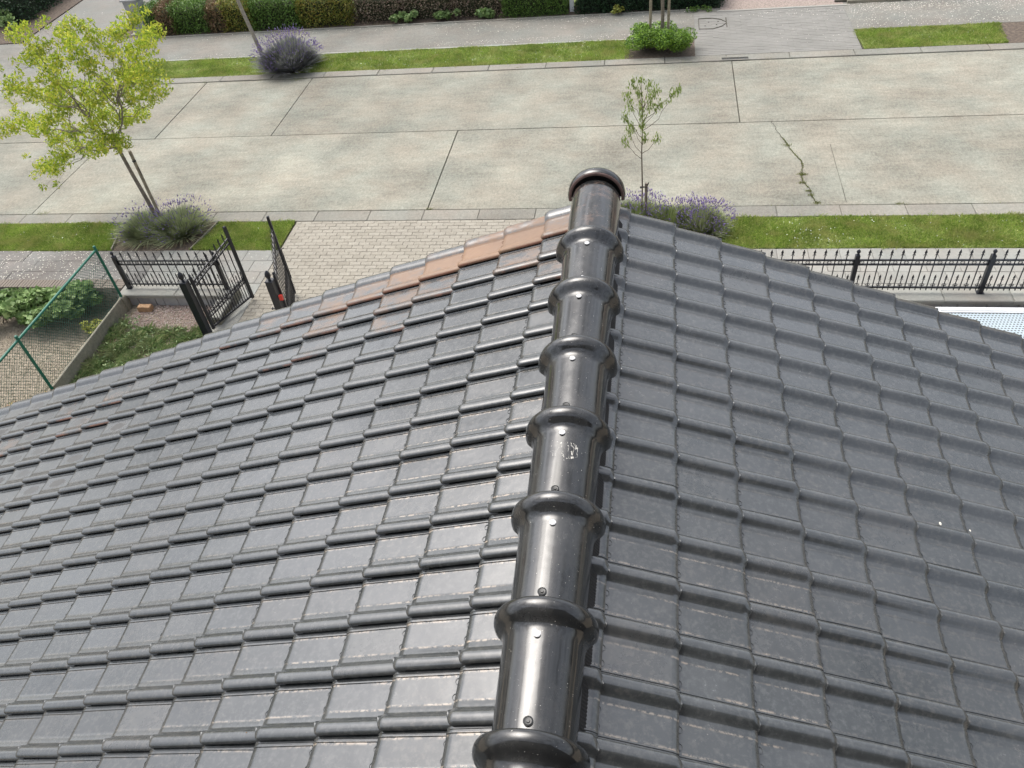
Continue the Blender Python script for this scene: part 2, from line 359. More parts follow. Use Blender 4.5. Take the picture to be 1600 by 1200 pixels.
def blades(name, B, H, mat, lean=.5, width=.006, bend=True):
    """grass blades: base points B, heights H"""
    n = len(B); th = RNG.uniform(0, 2*np.pi, n); d = np.stack([np.cos(th), np.sin(th), np.zeros(n)], 1)
    ph = RNG.uniform(0, 2*np.pi, n); L = np.stack([np.cos(ph), np.sin(ph), np.zeros(n)], 1)*(lean*RNG.uniform(.2, 1, n)*H)[:, None]
    up = np.zeros((n, 3)); up[:, 2] = H
    V = np.empty((n, 4, 3)); V[:, 0] = B - d*width/2; V[:, 1] = B + d*width/2
    V[:, 2] = B + L*.35 + up*.6 + d*width*.35; V[:, 3] = B + L + up
    i = np.arange(n)[:, None]*4
    F = np.concatenate([i+0, i+1, i+2, i+0, i+2, i+3], 1).ravel()
    return npmesh(name, V.reshape(-1, 3), F, mat, 3)
def copyobj(src, parent=None, loc=None, **kw):
    c = src.copy(); COL.objects.link(c)
    if parent is not None: c.parent = parent
    if loc is not None: c.location = loc
    return c

# ================================================================= GROUND, ROAD
GZ = -.25
t = link('ground', None) if False else MB().box(-120, 120, -60, 160, GZ-.2, GZ).obj('ground', mat_drysoil); tag(t, kind='structure')
bed = MB().box(-60, 60, 11.0, 13.2, GZ, -.03).box(-60, 60, 13.2, 20.55, GZ, -.055).box(-60, 60, 20.55, 24.0, GZ, -.03)
bed.box(-9.13, 9.5, 3.75, 10.95, GZ, -.03)
road = MB().box(-40, 40, 13.58, 20.19, -.06, -.045).obj('road', mat_joint); tag(road, kind='structure')
sub = bed.obj('subsoil', mat_joint); tag(sub, kind='structure')
def slab(x0, x1, y0, y1, nm='road_slab', par=road, mat=mat_road, z0=-.045, z1=0., g=.010, b=.006):
    return MB().box(x0+g, x1-g, y0+g, y1-g, z0, z1+random.uniform(-.003, .003), b).obj(nm, mat, par)
for a, b in ((-31.2, -22.2), (-22.2, -13.17), (-13.17, -4.18), (-4.18, 4.9+4.2), (9.1, 18), (18, 27)): slab(a, b, 13.60, 16.96)
for a, b in ((-29, -20.9), (-20.9, -11.86), (-11.86, -8.79), (-8.79, 2.12), (2.12, 13), (13, 22)): slab(a, b, 16.96, 20.18)
# crack with moss, and a faint sawn joint
ck = [(2.78, 16.95), (2.84, 16.6), (2.93, 16.2), (3.0, 15.95), (3.07, 15.6), (3.2, 15.25), (3.21, 15.0), (3.13, 14.7), (3.15, 14.45), (3.24, 14.13), (3.25, 13.9), (3.31, 13.64)]
def ribbon(path, wd, z, name, mat, jit=.3, parent=road, sub_=6):
    P = []
    for (a, b) in zip(path[:-1], path[1:]):
        for k in range(sub_): f = k/sub_; P.append((a[0]+(b[0]-a[0])*f+random.uniform(-1, 1)*wd*jit*1.5, a[1]+(b[1]-a[1])*f+random.uniform(-1, 1)*wd*jit))
    P.append(path[-1]); mb = MB(); vs = []
    for i, p in enumerate(P):
        q = P[min(i+1, len(P)-1)]; r = P[max(i-1, 0)]; d = Vector((q[0]-r[0], q[1]-r[1], 0)).normalized(); nn = Vector((-d.y, d.x, 0))*wd*random.uniform(.25, .6)
        vs += [(p[0]+nn.x, p[1]+nn.y, z), (p[0]-nn.x, p[1]-nn.y, z)]
    mb.add(vs, [(2*i, 2*i+1, 2*i+3, 2*i+2) for i in range(len(P)-1)]); return mb.obj(name, mat, parent)
ribbon(ck, .016, .005, 'crack', mat_joint, .9)
ribbon([(3.84, 15.9), (3.83, 13.69)], .010, .0045, 'hairline', mat_joint, .2)
# moss and weeds in the cracks and joints: uncountable tufts
B = []
for (x, y, r, n) in ((3.0, 15.9, .06, 90), (3.17, 14.72, .05, 140), (3.13, 14.4, .04, 90), (3.2, 14.1, .03, 60), (3.24, 13.95, .03, 60), (3.31, 13.68, .05, 80), (4.75, 13.6, .06, 90), (-12.9, 13.6, .08, 90), (-14.2, 13.6, .05, 50),
                     (-9.2, 20.2, .13, 160), (-10.3, 20.22, .08, 60), (-8.3, 20.25, .1, 90), (-6.9, 20.3, .06, 50), (3.0, 20.25, .06, 60), (5.6, 20.4, .06, 60), (1.0, 20.3, .1, 90), (-4.14, 13.62, .04, 60), (-3.2, 20.3, .05, 50), (-1.2, 20.35, .06, 60), (-11.9, 20.25, .15, 90)):
    B.append(np.stack([RNG.normal(x, r, n), RNG.normal(y, r*.6, n), np.full(n, .0)], 1))
for k in range(700):
    u = random.random(); i = min(int(u*11), 10); f = u*11-i; x = ck[i][0]+(ck[i+1][0]-ck[i][0])*f; y = ck[i][1]+(ck[i+1][1]-ck[i][1])*f
    if y < 16.3: B.append(np.array([[x+random.gauss(0, .008), y, 0.]]))
for yy in (13.59, 20.2, 16.96):
    n = 420 if yy != 16.96 else 60; xs = RNG.uniform(-15, 9, n); keep = np.sin(xs*2.3)+np.sin(xs*5.1+1) > .3
    B.append(np.stack([xs[keep], RNG.normal(yy, .008, keep.sum()), np.zeros(keep.sum())], 1))
B = np.concatenate(B)
moss = link('moss', blades('moss', B, RNG.uniform(.010, .028, len(B)), leafmat('moss_tufts', [(.16, .19, .05), (.26, .28, .09)], .8, .2), 1., .010), kind='stuff')
tag(moss, 'yellow green moss and weeds growing in the road cracks and along the kerb joints', 'moss')

# kerbs
kerb = MB().box(-40, 40, 13.22, 13.58, -.1, -.06).box(-40, 40, 20.2, 20.53, -.1, -.06).obj('kerb', mat_joint); tag(kerb, kind='structure')
x = -22.3
while x < 14:
    slab(x, x+1.13, 13.215, 13.585, 'kerb_stone', kerb, mat_kerb, -.06, .008, .004, .008); x += 1.13
x = -22.0
while x < 14:
    slab(x, x+1.5, 20.195, 20.53, 'kerb_stone', kerb, mat_kerb, -.06, .012, .005, .01); x += 1.5

# near pavement (slabs) and driveway apron (pavers)
pave = MB().box(-40, -6.83, 11.1, 12.2, -.05, -.02).box(1.3, 20, 10.8, 12.2, -.05, -.02).obj('pavement', mat_joint); tag(pave, kind='structure')
def slabrow(x0, x1, y0, rows, sx, sy, mat, ez=0.):
    for r in range(rows):
        x = x0 + (sx/2 if r % 2 else 0) - sx/2
        while x < x1-.02:
            a, b = max(x, x0), min(x+sx, x1)
            if b-a > .04: slab(a, b, y0+r*sy, y0+(r+1)*sy, 'paving_slab', pave, mat, -.02, .012+random.uniform(-.002, .003), .003, .004)
            x += sx
slabrow(-15.4, -9.3, 11.14, 3, .70, .35, mat_pave_old)
slabrow(-9.3, -6.824, 11.14, 3, .52, .35, mat_pave)
slabrow(1.4, 8.2, 10.86, 4, .52, .333, mat_pave)
def pavers(x0, x1, y0, y1, L, W, z, mat, name, parent, g=.005):
    mb = MB(); r = 0; y = y0
    while y < y1-.01:
        x = x0 - (L/2 if r % 2 else 0)
        while x < x1-.01:
            a, b = max(x, x0), min(x+L, x1); zz = z+random.uniform(-.0025, .0025)
            if b-a > .03: mb.box(a+g/2, b-g/2, y+g/2, min(y+W, y1)-g/2, z-.03, zz, .004)
            x += L
        y += W; r += 1
    o = mb.obj(name, mat, parent, kind='stuff'); return o
drive = MB().box(-6.83, -1.2, 9.0, 13.21, -.05, -.004).box(-7.1, -5.0, 3.9, 9.0, -.05, -.004).obj('driveway', simple('sand_joint', (.19, .17, .135), .95, .3, 20)); tag(drive, kind='structure')
pavers(-6.82, -1.25, 8.9, 13.2, .22, .108, .008, mat_paver, 'paver', drive)
pavers(-7.05, -5.0, 6.9, 8.9, .22, .108, .008, mat_paver, 'paver', drive)
# threshold slab under the open iron gate
MB().box(-7.35, -6.825, 9.4, 11.138, -.04, .006, .004).obj('threshold', mat_pave, drive)

# far pavement, far drives
fp = MB().box(-40, 40, 21.78, 23.75, -.05, .006).obj('far_pavement', mat_farpave); tag(fp, kind='structure')
MB().box(-15.2, 1.2, 21.76, 21.84, -.04, .014, .006).obj('edging', mat_coping, fp)
MB().box(-15.1, 1.3, 23.62, 23.70, -.04, .03, .01).obj('edging', mat_kerb, fp)
apr = MB().box(1.25, 5.2, 20.53, 21.77, -.05, .009).box(-60, -14.9, 20.53, 21.77, -.05, .006).obj('apron', mat_farpave); tag(apr, kind='structure')
pavers(1.27, 5.2, 20.55, 23.4, .30, .10, .014, mat_paver_grey, 'paver', apr, .005)
fd = MB().box(-19.9, -16.6, 23.75, 60, -.05, .008).obj('side_drive', mat_fardrive); tag(fd, kind='structure')
pd = MB().box(2.0, 5.2, 23.5, 45, -.05, .013).obj('gravel_drive', mat_pinkgravel); tag(pd, kind='structure')
MB().box(1.9, 5.3, 23.42, 23.50, -.04, .022, .006).obj('edging', mat_coping, pd)
lw = MB().box(-16.2, 2.0, 24.5, 60, -.05, .0).obj('lawn', simple('far_lawn', (.16, .21, .06), .9, .3, 3, .3)); tag(lw, kind='structure')
MB().box(-16.45, 2.0, 23.75, 24.5, -.05, -.005).obj('planting_bed', mat_soil); tag(bpy.data.objects['planting_bed'], kind='structure')
cb = MB().box(-60, -20.0, 23.85, 60, -.05, .0).box(5.25, 40, 23.72, 60, -.05, .0).obj('garden_soil', mat_soil); tag(cb, kind='structure')
rk = thing('kerb_edging', 'dark edged low stone kerb along the pavement at the top right corner', 'kerb', (5.3, 23.55, 0))
for k in range(5): MB().box(k*1.0+.01, k*1.0+.99, 0, .12, -.03, .09, .012).obj('kerb_stone', mat_sleeper, rk)
MB().box(-.3, 5.3, .122, .17, -.03, .06).obj('dark_gap', mat_joint, rk)

# grass strips with soil base
def grass_strip(name, poly, label, n, daisies=0, h=(.025, .06), seed=0, mat=None):
    (x0, y0), (x1, y1), (x2, y2), (x3, y3) = poly   # near-left, near-right, far-right, far-left
    base = MB().add([(x0, y0, .0), (x1, y1, .0), (x2, y2, .0), (x3, y3, .0), (x0, y0, -.05), (x1, y1, -.05), (x2, y2, -.05), (x3, y3, -.05)],
                    [(0, 1, 2, 3), (4, 5, 1, 0), (5, 6, 2, 1), (6, 7, 3, 2), (7, 4, 0, 3)]).obj('verge', mat_lawn); tag(base, kind='structure')
    u, v = RNG.uniform(0, 1, n), RNG.uniform(0, 1, n)
    X = (x0*(1-u)+x1*u)*(1-v)+(x3*(1-u)+x2*u)*v; Y = (y0*(1-u)+y1*u)*(1-v)+(y3*(1-u)+y2*u)*v
    dens = .5+.5*np.sin(X*3.1+np.sin(Y*4+X))*np.sin(Y*5+X*.7); k = RNG.uniform(0, 1, n) < .55+.45*dens; X, Y, dens = X[k], Y[k], dens[k]
    rag = .012+.035*(np.sin(X*4.1)*np.sin(X*9.7+1) > .25); X += RNG.normal(0, 1, len(X))*rag; Y += RNG.normal(0, 1, len(X))*rag
    H = RNG.uniform(h[0], h[1], len(X))*(.6+.6*dens)
    o = link('grass', blades('grass', np.stack([X, Y, np.zeros(len(X))], 1), H, mat or G_GRASS, .9, .009), kind='stuff'); tag(o, label, 'grass')
    if daisies:
        mb = MB(); cl = [(random.random(), random.random()) for _ in range(max(2, daisies//25))]
        for _ in range(daisies):
            if random.random() < .6: c = random.choice(cl); a, b = c[0]+random.gauss(0, .05), c[1]+random.gauss(0, .2)
            else: a, b = random.random(), random.random()
            if not (0 < a < 1 and 0 < b < 1): continue
            X_ = (x0*(1-a)+x1*a)*(1-b)+(x3*(1-a)+x2*a)*b; Y_ = (y0*(1-a)+y1*a)*(1-b)+(y3*(1-a)+y2*a)*b
            r = random.uniform(.004, .009); z = random.uniform(.035, .06)
            mb.add([(X_+r*math.cos(q*math.pi/3), Y_+r*math.sin(q*math.pi/3), z) for q in range(6)], [(0, 1, 2, 3, 4, 5)])
        d = mb.obj('daisies', mat_white, kind='stuff'); tag(d, 'tiny white daisies scattered in the grass: ' + label.split(' grass ')[-1], 'daisies')
grass_strip('g', ((-13.8, 12.22), (-10.45, 12.22), (-10.68, 13.2), (-14.6, 13.2)), 'mown grass strip at the left edge, left of the lavender under the bright tree', 42000, 22)
grass_strip('g', ((-8.72, 12.22), (-6.87, 12.22), (-6.87, 13.2), (-8.55, 13.2)), 'small mown grass patch between the lavender bed and the paver driveway', 24000, 8)
grass_strip('g', ((1.5, 12.22), (8.0, 12.22), (8.0, 13.2), (1.2, 13.2)), 'mown grass strip behind the long iron fence on the right', 75000, 130)
grass_strip('g', ((-14.7, 20.55), (-10.0, 20.55), (-9.9, 21.76), (-14.7, 21.76)), 'grass strip across the road left of the grey lavender', 34000, 20)
grass_strip('g', ((-9.4, 20.55), (-.35, 20.55), (-.45, 21.76), (-9.4, 21.76)), 'long daisy strewn grass strip across the road between grey lavender and green bush', 75000, 200)
grass_strip('g', ((5.27, 20.57), (8.46, 20.57), (8.6, 21.76), (5.2, 21.76)), 'short grass rectangle across the road at the far right', 30000, 26)
# soil beds
tag(MB().add([(-10.45, 12.2, .005), (-8.72, 12.2, .005), (-8.53, 13.21, .005), (-10.68, 13.21, .005), (-10.45, 12.2, -.05), (-8.72, 12.2, -.05)], [(0, 1, 2, 3), (4, 5, 1, 0)]).obj('flower_bed', mat_soil), kind='structure')
tag(MB().box(-1.2, 1.5, 12.2, 13.21, -.05, .004).obj('flower_bed', mat_soil), kind='structure')
tag(MB().box(-.5, 1.25, 20.53, 21.77, -.05, .009).box(8.47, 14, 20.54, 21.77, -.05, .005).box(-10.0, -9.4, 20.54, 21.76, -.05, .006).obj('flower_bed', mat_soil), kind='structure')
# edging boards round the lavender bed
eb = thing('bed_edging', 'thin weathered boards edging the lavender bed under the bright green tree', 'edging', (-9.6, 12.7, 0))
for (a, b) in (((-10.45, 12.21), (-10.68, 13.2)), ((-8.72, 12.21), (-8.54, 13.2))):
    d = Vector((b[0]-a[0], b[1]-a[1], 0)); nn = Vector((-d.y, d.x, 0)).normalized()*.012
    vs = [(a[0]+9.6+s*nn.x, a[1]-12.7+s*nn.y, z) for z in (-.02, .05) for s in (-1, 1)]+[(b[0]+9.6+s*nn.x, b[1]-12.7+s*nn.y, z) for z in (-.02, .05) for s in (-1, 1)]
    MB().add(vs, [(2, 3, 7, 6), (0, 2, 6, 4), (1, 5, 7, 3), (0, 1, 3, 2), (4, 6, 7, 5)]).obj('board', mat_sleeper, eb)

# petals on the pavements
def petals(name, label, regs, size=.012):
    C = []
    for (x0, x1, y0, y1, n) in regs:
        X = RNG.uniform(x0, x1, n); Y = RNG.uniform(y0, y1, n); C.append(np.stack([X, Y, np.full(n, .026)], 1))
    C = np.concatenate(C); n = len(C); th = RNG.uniform(0, 6.28, n); s = RNG.uniform(.5, 1.3, n)*size
    a = np.stack([np.cos(th), np.sin(th), RNG.uniform(-.2, .2, n)], 1)*s[:, None]; b = np.stack([-np.sin(th), np.cos(th), RNG.uniform(-.2, .2, n)], 1)*s[:, None]*.6
    V = np.stack([C-a, C-b, C+a, C+b], 1).reshape(-1, 3); i = np.arange(n)[:, None]*4
    o = link('petals', npmesh('petals', V, np.concatenate([i, i+1, i+2, i+3], 1).ravel(), mat_petal, 4), kind='stuff'); tag(o, label, 'petals')
petals('p', 'pale fallen petals scattered on the pavements', [(-15, -9.6, 11.15, 12.18, 900), (-14, -1, 23.2, 23.6, 260), (-6, 1, 21.9, 22.2, 260), (-6, 1.2, 22.6, 23.6, 260), (-14, -9, 21.9, 22.1, 70),
        (2.5, 5, 22.8, 23.3, 70), (5.3, 9.5, 22.9, 23.5, 700), (5.3, 9.5, 21.85, 22.9, 420), (-20, -16.5, 24, 27, 30), (-9, -7, 11.2, 12.1, 30), (3.2, 5.5, 21.0, 23.2, 60)], .014)

# manhole frame and gully in the far pavement
mh = thing('manhole_frame', 'rusty half oval access cover frame set in the far pavement beside the dark hedge', 'manhole', (1.75, 22.6, .01))
a = [(.38, -.36, .012), (.38, .36, .012)]
MB().tube([(.36, -.30, .008), (.36, .36, .008)], .014, 4).tube([(-.36, -.38, .008), (-.36, .38, .008)], .010, 4).obj('frame_bar', mat_joint, mh)
MB().tube([(-.36, .36, .008), (0, .36, .008), (.22, .25, .008), (.36, .05, .008)], .012, 4).tube([(-.36, -.36, .008), (.0, -.38, .008), (.24, -.22, .008), (.36, -.02, .008)], .012, 4).obj('frame_curve', mat_joint, mh)
for q in ((-.1, .1), (.1, -.1), (-.2, -.15), (.15, .12)): MB().lathe([(.02, 0), (.02, .012)], 8, (q[0], q[1], 0)).obj('cover_stud', mat_joint, mh)
gl = thing('road_gully', 'small dark sunken street gully at the far kerb in front of the grey paved drive', 'drain', (2.2, 20.28, .012))
MB().box(-.36, .36, -.10, -.06, 0, .012).box(-.36, .36, .06, .10, 0, .012).box(-.36, -.32, -.06, .06, 0, .012).box(.32, .36, -.06, .06, 0, .012).obj('frame', mat_kerb, gl)
MB().box(-.32, .32, -.06, .06, 0, .003).obj('pit', mat_black, gl)
for k in range(9): MB().box(-.29+k*.07, -.27+k*.07, -.06, .06, .003, .010).obj('grate_bar', mat_joint, gl)

# ================================================================= HOUSE AND ROOF
AL = R_(21.172); CA, SA = math.cos(AL), math.sin(AL); RZ = 6.2
TW, TL, Y0 = .2, .25986, 3.7675
S0L, S0R = .0587, .1939
HR = .027                       # roll height: the corner plane of the fit runs over the roll tops
house = thing('house', 'house under a dark glazed tiled gable roof filling the foreground', 'house', (0, 0, 0))
RB = 7.2
def roofbox(mb, s0, s1, y0, y1, h0, h1, side):
    vs = []
    for h in (h0, h1):
        for y in (y0, y1):
            for s in (s0, s1): vs.append((side*(s*CA+(h*SA)), y, RZ-s*SA+h*CA))
    mb.add(vs, [(0, 2, 3, 1), (4, 5, 7, 6), (0, 1, 5, 4), (2, 6, 7, 3), (0, 4, 6, 2), (1, 3, 7, 5)] if side > 0 else [(1, 3, 2, 0), (6, 7, 5, 4), (4, 5, 1, 0), (3, 7, 6, 2), (2, 6, 4, 0), (5, 7, 3, 1)])
rb = MB(); roofbox(rb, .0, 6.3, -.62, 3.70, -.14, -.07, 1); roofbox(rb, .0, 6.3, -.62, 3.70, -.14, -.07, -1)
roof = rb.obj('roof', mat_black, house)
vb = MB()
for s in (-1, 1): roofbox(vb, .0, 6.3, 3.705, 3.735, -.26, -.08, s)
vb.obj('verge_board', mat_facade, house)
hw = MB(); ew = 5.6; zt = RZ-ew*math.tan(AL)-.25
hw.add([(-ew, 3.55, GZ), (ew, 3.55, GZ), (ew, 3.55, zt), (0, 3.55, RZ-.2), (-ew, 3.55, zt), (-ew, -.5, GZ), (ew, -.5, GZ), (ew, -.5, zt), (0, -.5, RZ-.2), (-ew, -.5, zt)],
       [(1, 0, 4, 3, 2), (5, 6, 7, 8, 9), (0, 5, 9, 4), (6, 1, 2, 7)]).obj('wall', mat_render, house)
# unseen rear block, added behind the viewpoint so tile rolls reflect its dark wall
MB().box(-3.2, 3.4, -6.0, -.62, GZ, 9.9).obj('added_rear_wall', mat_facade, house)
MB().box(-3.4, 3.6, -6.2, -.45, 9.9, 10.05).obj('added_rear_parapet', mat_facade, house)

# ---- tile mesh
def tile_mesh(name, L0=-.045, L1=TL, tmin=0., tmax=.205, verge=0, skirt=False, arcs=True, seed=0):
    prof = [(0, .013), (.0008, .0190), (.004, .0232), (.011, .0262), (.022, .0274), (.032, .0268), (.0385, .0245), (.046, .0175), (.054, .0095), (.0615, .0022), (.066, .0008), (.078, .0008), (.0795, .0),
            (.095, 0), (.120, 0), (.145, 0), (.168, 0), (.181, .0), (.1835, .0035), (.188, .0035), (.190, .0005), (.193, .0005), (.1955, .0025), (.203, .0025), (.205, 0)]
    if verge == -1:   # extra band at the far (roof edge) side: left slope verge
        prof = prof[:17]+[(.178, 0), (.186, .004), (.196, .012), (.208, .018), (.230, .0215), (.250, .0205), (.262, .015), (.268, .004)]
    if verge == 1:    # right slope verge: the roll itself runs down over the edge
        prof = [(-.012, -.004), (-.010, .010), (-.002, .0185), (.008, .0225)] + [(.022, .0240)]+prof[5:]
    vs = [L0, L0+.04, .05, .11, .17, L1-.040, L1-.030, L1-.026, L1-.022, L1-.014, L1-.008, L1-.004, L1-.001, L1]
    vs = sorted(set(v for v in vs if v >= L0))
    rr = .030; nc = len(prof); V = []; UV = []
    def raise_(v): return .021*(v/TL) - .003
    lipd = lambda v: 0 if v < L1-.029 else .0105*((v-(L1-.028))/.028)**1.7 if v > L1-.028 else 0
    for v in vs:
        e = v-(L1-rr)
        sh = rr-math.sqrt(max(rr*rr-e*e, 0)) if e > 0 else 0
        for (t_, h) in prof:
            if verge == 1: tt = t_
            else: tt = t_ + sh*max(0, 1-t_/.062)*.95
            hh = h
            if e > 0 and t_ < .075: hh = h*(1-.18*(e/rr)**2)
            V.append((v, tt, hh+raise_(v)-lipd(v))); UV.append((tt, v))
    nt_ = len(V)
    for v, in [(q,) for q in vs]:      # underside
        e = v-(L1-rr); sh = rr-math.sqrt(max(rr*rr-e*e, 0)) if e > 0 else 0
        for (t_, h) in prof:
            tt = t_ + (sh*max(0, 1-t_/.062)*.95 if verge != 1 else 0)
            hb = max(h-.011, -.0115) if t_ > .0035 else h-.002
            if verge and (t_ > .262 or t_ < -.009): hb = h-.05
            if t_ < .005 and verge != 1: hb = min(hb, h-lipd(v)-.0015)
            V.append((v, tt, hb+raise_(v))); UV.append((tt, v))
    F = []; nr = len(vs)
    for i in range(nr-1):
        for j in range(nc-1):
            a = i*nc+j; F.append((a, a+nc, a+nc+1, a+1)); F.append((nt_+a, nt_+a+1, nt_+a+nc+1, nt_+a+nc))
    for j in range(nc-1):
        a = (nr-1)*nc+j; F.append((a, nt_+a, nt_+a+1, a+1)); F.append((j, j+1, nt_+j+1, nt_+j))
    for i in range(nr-1):
        a = i*nc; F.append((a, nt_+a, nt_+a+nc, a+nc)); b = i*nc+nc-1; F.append((b, b+nc, nt_+b+nc, nt_+b))
    if arcs and L0 < 0:   # two small half-round interlock lugs at the head, peeping out below the tile above
        for tc in (.108, .160):
            o = len(V); n = 7
            for k in range(n):
                an = math.pi*k/(n-1)
                for (r_, h_) in ((.0125, .0), (.0118, .0026), (.0098, .0026), (.0090, .0)):
                    V.append((.004+r_*math.sin(an)*.95, tc+r_*math.cos(an), h_+raise_(.004))); UV.append((.05, .05))
            for k in range(n-1):
                for q in range(3): a = o+k*4+q; F.append((a, a+1, a+5, a+4))
    me = bpy.data.meshes.new(name); me.from_pydata(V, [], F); me.materials.append(mat_tile)
    uvl = me.uv_layers.new(name='UVMap'); li = np.empty(len(me.loops), np.int32); me.loops.foreach_get('vertex_index', li)
    uvl.data.foreach_set('uv', np.asarray(UV, np.float32)[li].ravel())
    me.polygons.foreach_set('use_smooth', [True]*len(me.polygons))
    import bmesh
    b = bmesh.new(); b.from_mesh(me); bmesh.ops.recalc_face_normals(b, faces=b.faces); b.to_mesh(me); b.free()
    me.set_sharp_from_angle(angle=R_(32)); me.update(); return me
me_tile = tile_mesh('roof_tile'); me_vR = tile_mesh('verge_tile', verge=1); me_vL = tile_mesh('verge_tile', verge=-1)
me_half = tile_mesh('half_tile', L0=TL-.175, arcs=False)   # cut at the ridge
me_halfv = tile_mesh('half_tile', L0=TL-.175, verge=1, arcs=False)
def tile_mat(side, n, r, jitter=True):
    """joint n (end of tile), row r (free roll edge at y0-r*w)"""
    # local axes: x = down slope, y = across from roll edge, z = normal
    sd = side; ex = Vector((sd*CA, 0, -SA)); ez = Vector((sd*SA, 0, CA)); ey = Vector((0, -1, 0)) if sd > 0 else Vector((0, 1, 0))
    s_ = (S0R if sd > 0 else S0L)+(n-1)*TL
    y = Y0-r*TW
    o = Vector((0, y, RZ)) + ex*s_ - ez*(HR+.012)
    M_ = Matrix(((ex.x, ey.x, ez.x, o.x), (ex.y, ey.y, ez.y, o.y), (ex.z, ey.z, ez.z, o.z), (0, 0, 0, 1)))
    if jitter:
        j = Matrix.Rotation(random.gauss(0, .0050), 4, 'Z') @ Matrix.Rotation(random.gauss(0, .0065), 4, 'X') @ Matrix.Rotation(-abs(random.gauss(0, .0050)), 4, 'Y')
        M_ = M_ @ Matrix.Translation((random.gauss(0, .0012), random.gauss(0, .0006), random.gauss(0, .0004)+.0003)) @ j
    return M_
def project(p):
    q = Vector(p)-Vector(CAMP); z = q.dot(CD)
    return (800+1256.35*q.dot(CR)/z, 600-1256.35*q.dot(CU)/z, z) if z > .1 else (-9e9, 0, z)
cells = []
for side, n0, n1 in ((1, 0, 21), (-1, 1, 23)):
    for r in range(0 if side > 0 else 1, 22):
        for n in range(n0, n1): cells.append((side, n, r))
plain, special = [], []
for (sd, n, r) in cells:
    Mx = tile_mat(sd, n, r); c = Mx @ Vector((.13, .1, .02)); px, py, z = project(c)
    vis = -60 < px < 1660 and -40 < py < 1270
    verge = (sd > 0 and r == 0) or (sd < 0 and r == 1)
    rec = (Mx, sd, n, r, px, py, z, vis, verge)
    (special if verge or (sd > 0 and n == 0) else plain).append(rec)
def colour(sd, n, r, px, py):
    ter, dep = 0., .15
    if sd < 0:
        if r == 1: ter = [0, .66, .84, .86, .72, .60, .54, .50, .44, .40, .36, .32, .28, .24][n] if n < 14 else .18
        elif r == 2: ter = random.choice((.30, .40, .46, .50)) if n < 9 else random.choice((.2, .3, .38))
        elif r == 3: ter = random.choice((.2, .34, .42))
        elif r < 6: ter = .16
        dep = max(.12, min(1., 1.0-.12*n)) * (.9 if r > 7 else .35)
    else:
        if r == 0 and n == 0: ter = .42
        dep = .08
        if n <= 3 and r > 9: dep = .38
    al = random.choice((.15, .4, 1., .6)) if (sd < 0 and 1 <= r <= 6 and n >= 13+random.choice((0, 0, 1, 2))) else 1.
    return (ter, dep, min(1, max(0, random.gauss(.5, .26))), al)
plain.sort(key=lambda q: (not q[7], q[6] - (2.6 if (q[1] < 0 and q[3] <= 6 and q[2] >= 13) else 0)))
big, rest = plain[:300], plain[300:]
def place(me, nm, rec):
    o = link(nm, me, roof); o.matrix_world = rec[0]; o.color = colour(*rec[2-1:4], rec[4], rec[5]); return o
for rec in big: place(me_tile, 'roof_tile', rec)
for rec in special:
    sd, n, r, verge = rec[1], rec[2], rec[3], rec[8]
    me = (me_halfv if r == 0 else me_half) if (sd > 0 and n == 0) else (me_vR if sd > 0 else me_vL)
    o = place(me, 'half_tile' if (sd > 0 and n == 0) else 'verge_tile', rec)
    if colour(sd, n, r, 0, 0)[0] > .55: o['label'] = 'tile with glaze worn to orange clay'
# the smaller, farther tiles joined by similar weathering
base_v = np.array([v.co[:] for v in me_tile.vertices]); nv = len(base_v)
pf = [tuple(p.vertices) for p in me_tile.polygons]; fl = np.array([i for p in pf for i in p]); assert all(len(p) == 4 for p in pf)
sharp = np.array([e.use_edge_sharp for e in me_tile.edges]) if len(me_tile.edges) else None
uv0 = np.empty(len(me_tile.loops)*2, np.float32); me_tile.uv_layers[0].data.foreach_get('uv', uv0)
for gi, (cond, colr) in enumerate([(lambda q: q[3] <= 3 and q[1] < 0, (.25, .12, .5, 1)), (lambda q: not (q[3] <= 3 and q[1] < 0), (.05, .15, .5, 1))]):
    sel = [q for q in rest if cond(q)]
    if not sel: continue
    Vv = np.concatenate([base_v @ np.array(q[0].to_3x3()).T + np.array(q[0].translation) for q in sel])
    Ff = np.concatenate([fl + k*nv for k in range(len(sel))])
    me = bpy.data.meshes.new('distant_tiles'); me.vertices.add(len(Vv)); me.vertices.foreach_set('co', Vv.astype(np.float32).ravel())
    nf = len(Ff)//4; me.loops.add(len(Ff)); me.loops.foreach_set('vertex_index', Ff.astype(np.int32)); me.polygons.add(nf)
    me.polygons.foreach_set('loop_start', np.arange(0, nf*4, 4, dtype=np.int32)); me.materials.append(mat_tile); me.update(calc_edges=True)
    ul = me.uv_layers.new(name='UVMap'); ul.data.foreach_set('uv', np.tile(uv0, len(sel)))
    me.polygons.foreach_set('use_smooth', [True]*nf); me.set_sharp_from_angle(angle=R_(32)); me.update()
    o = link('roof_tile_field', me, roof, kind='stuff'); o.color = colr

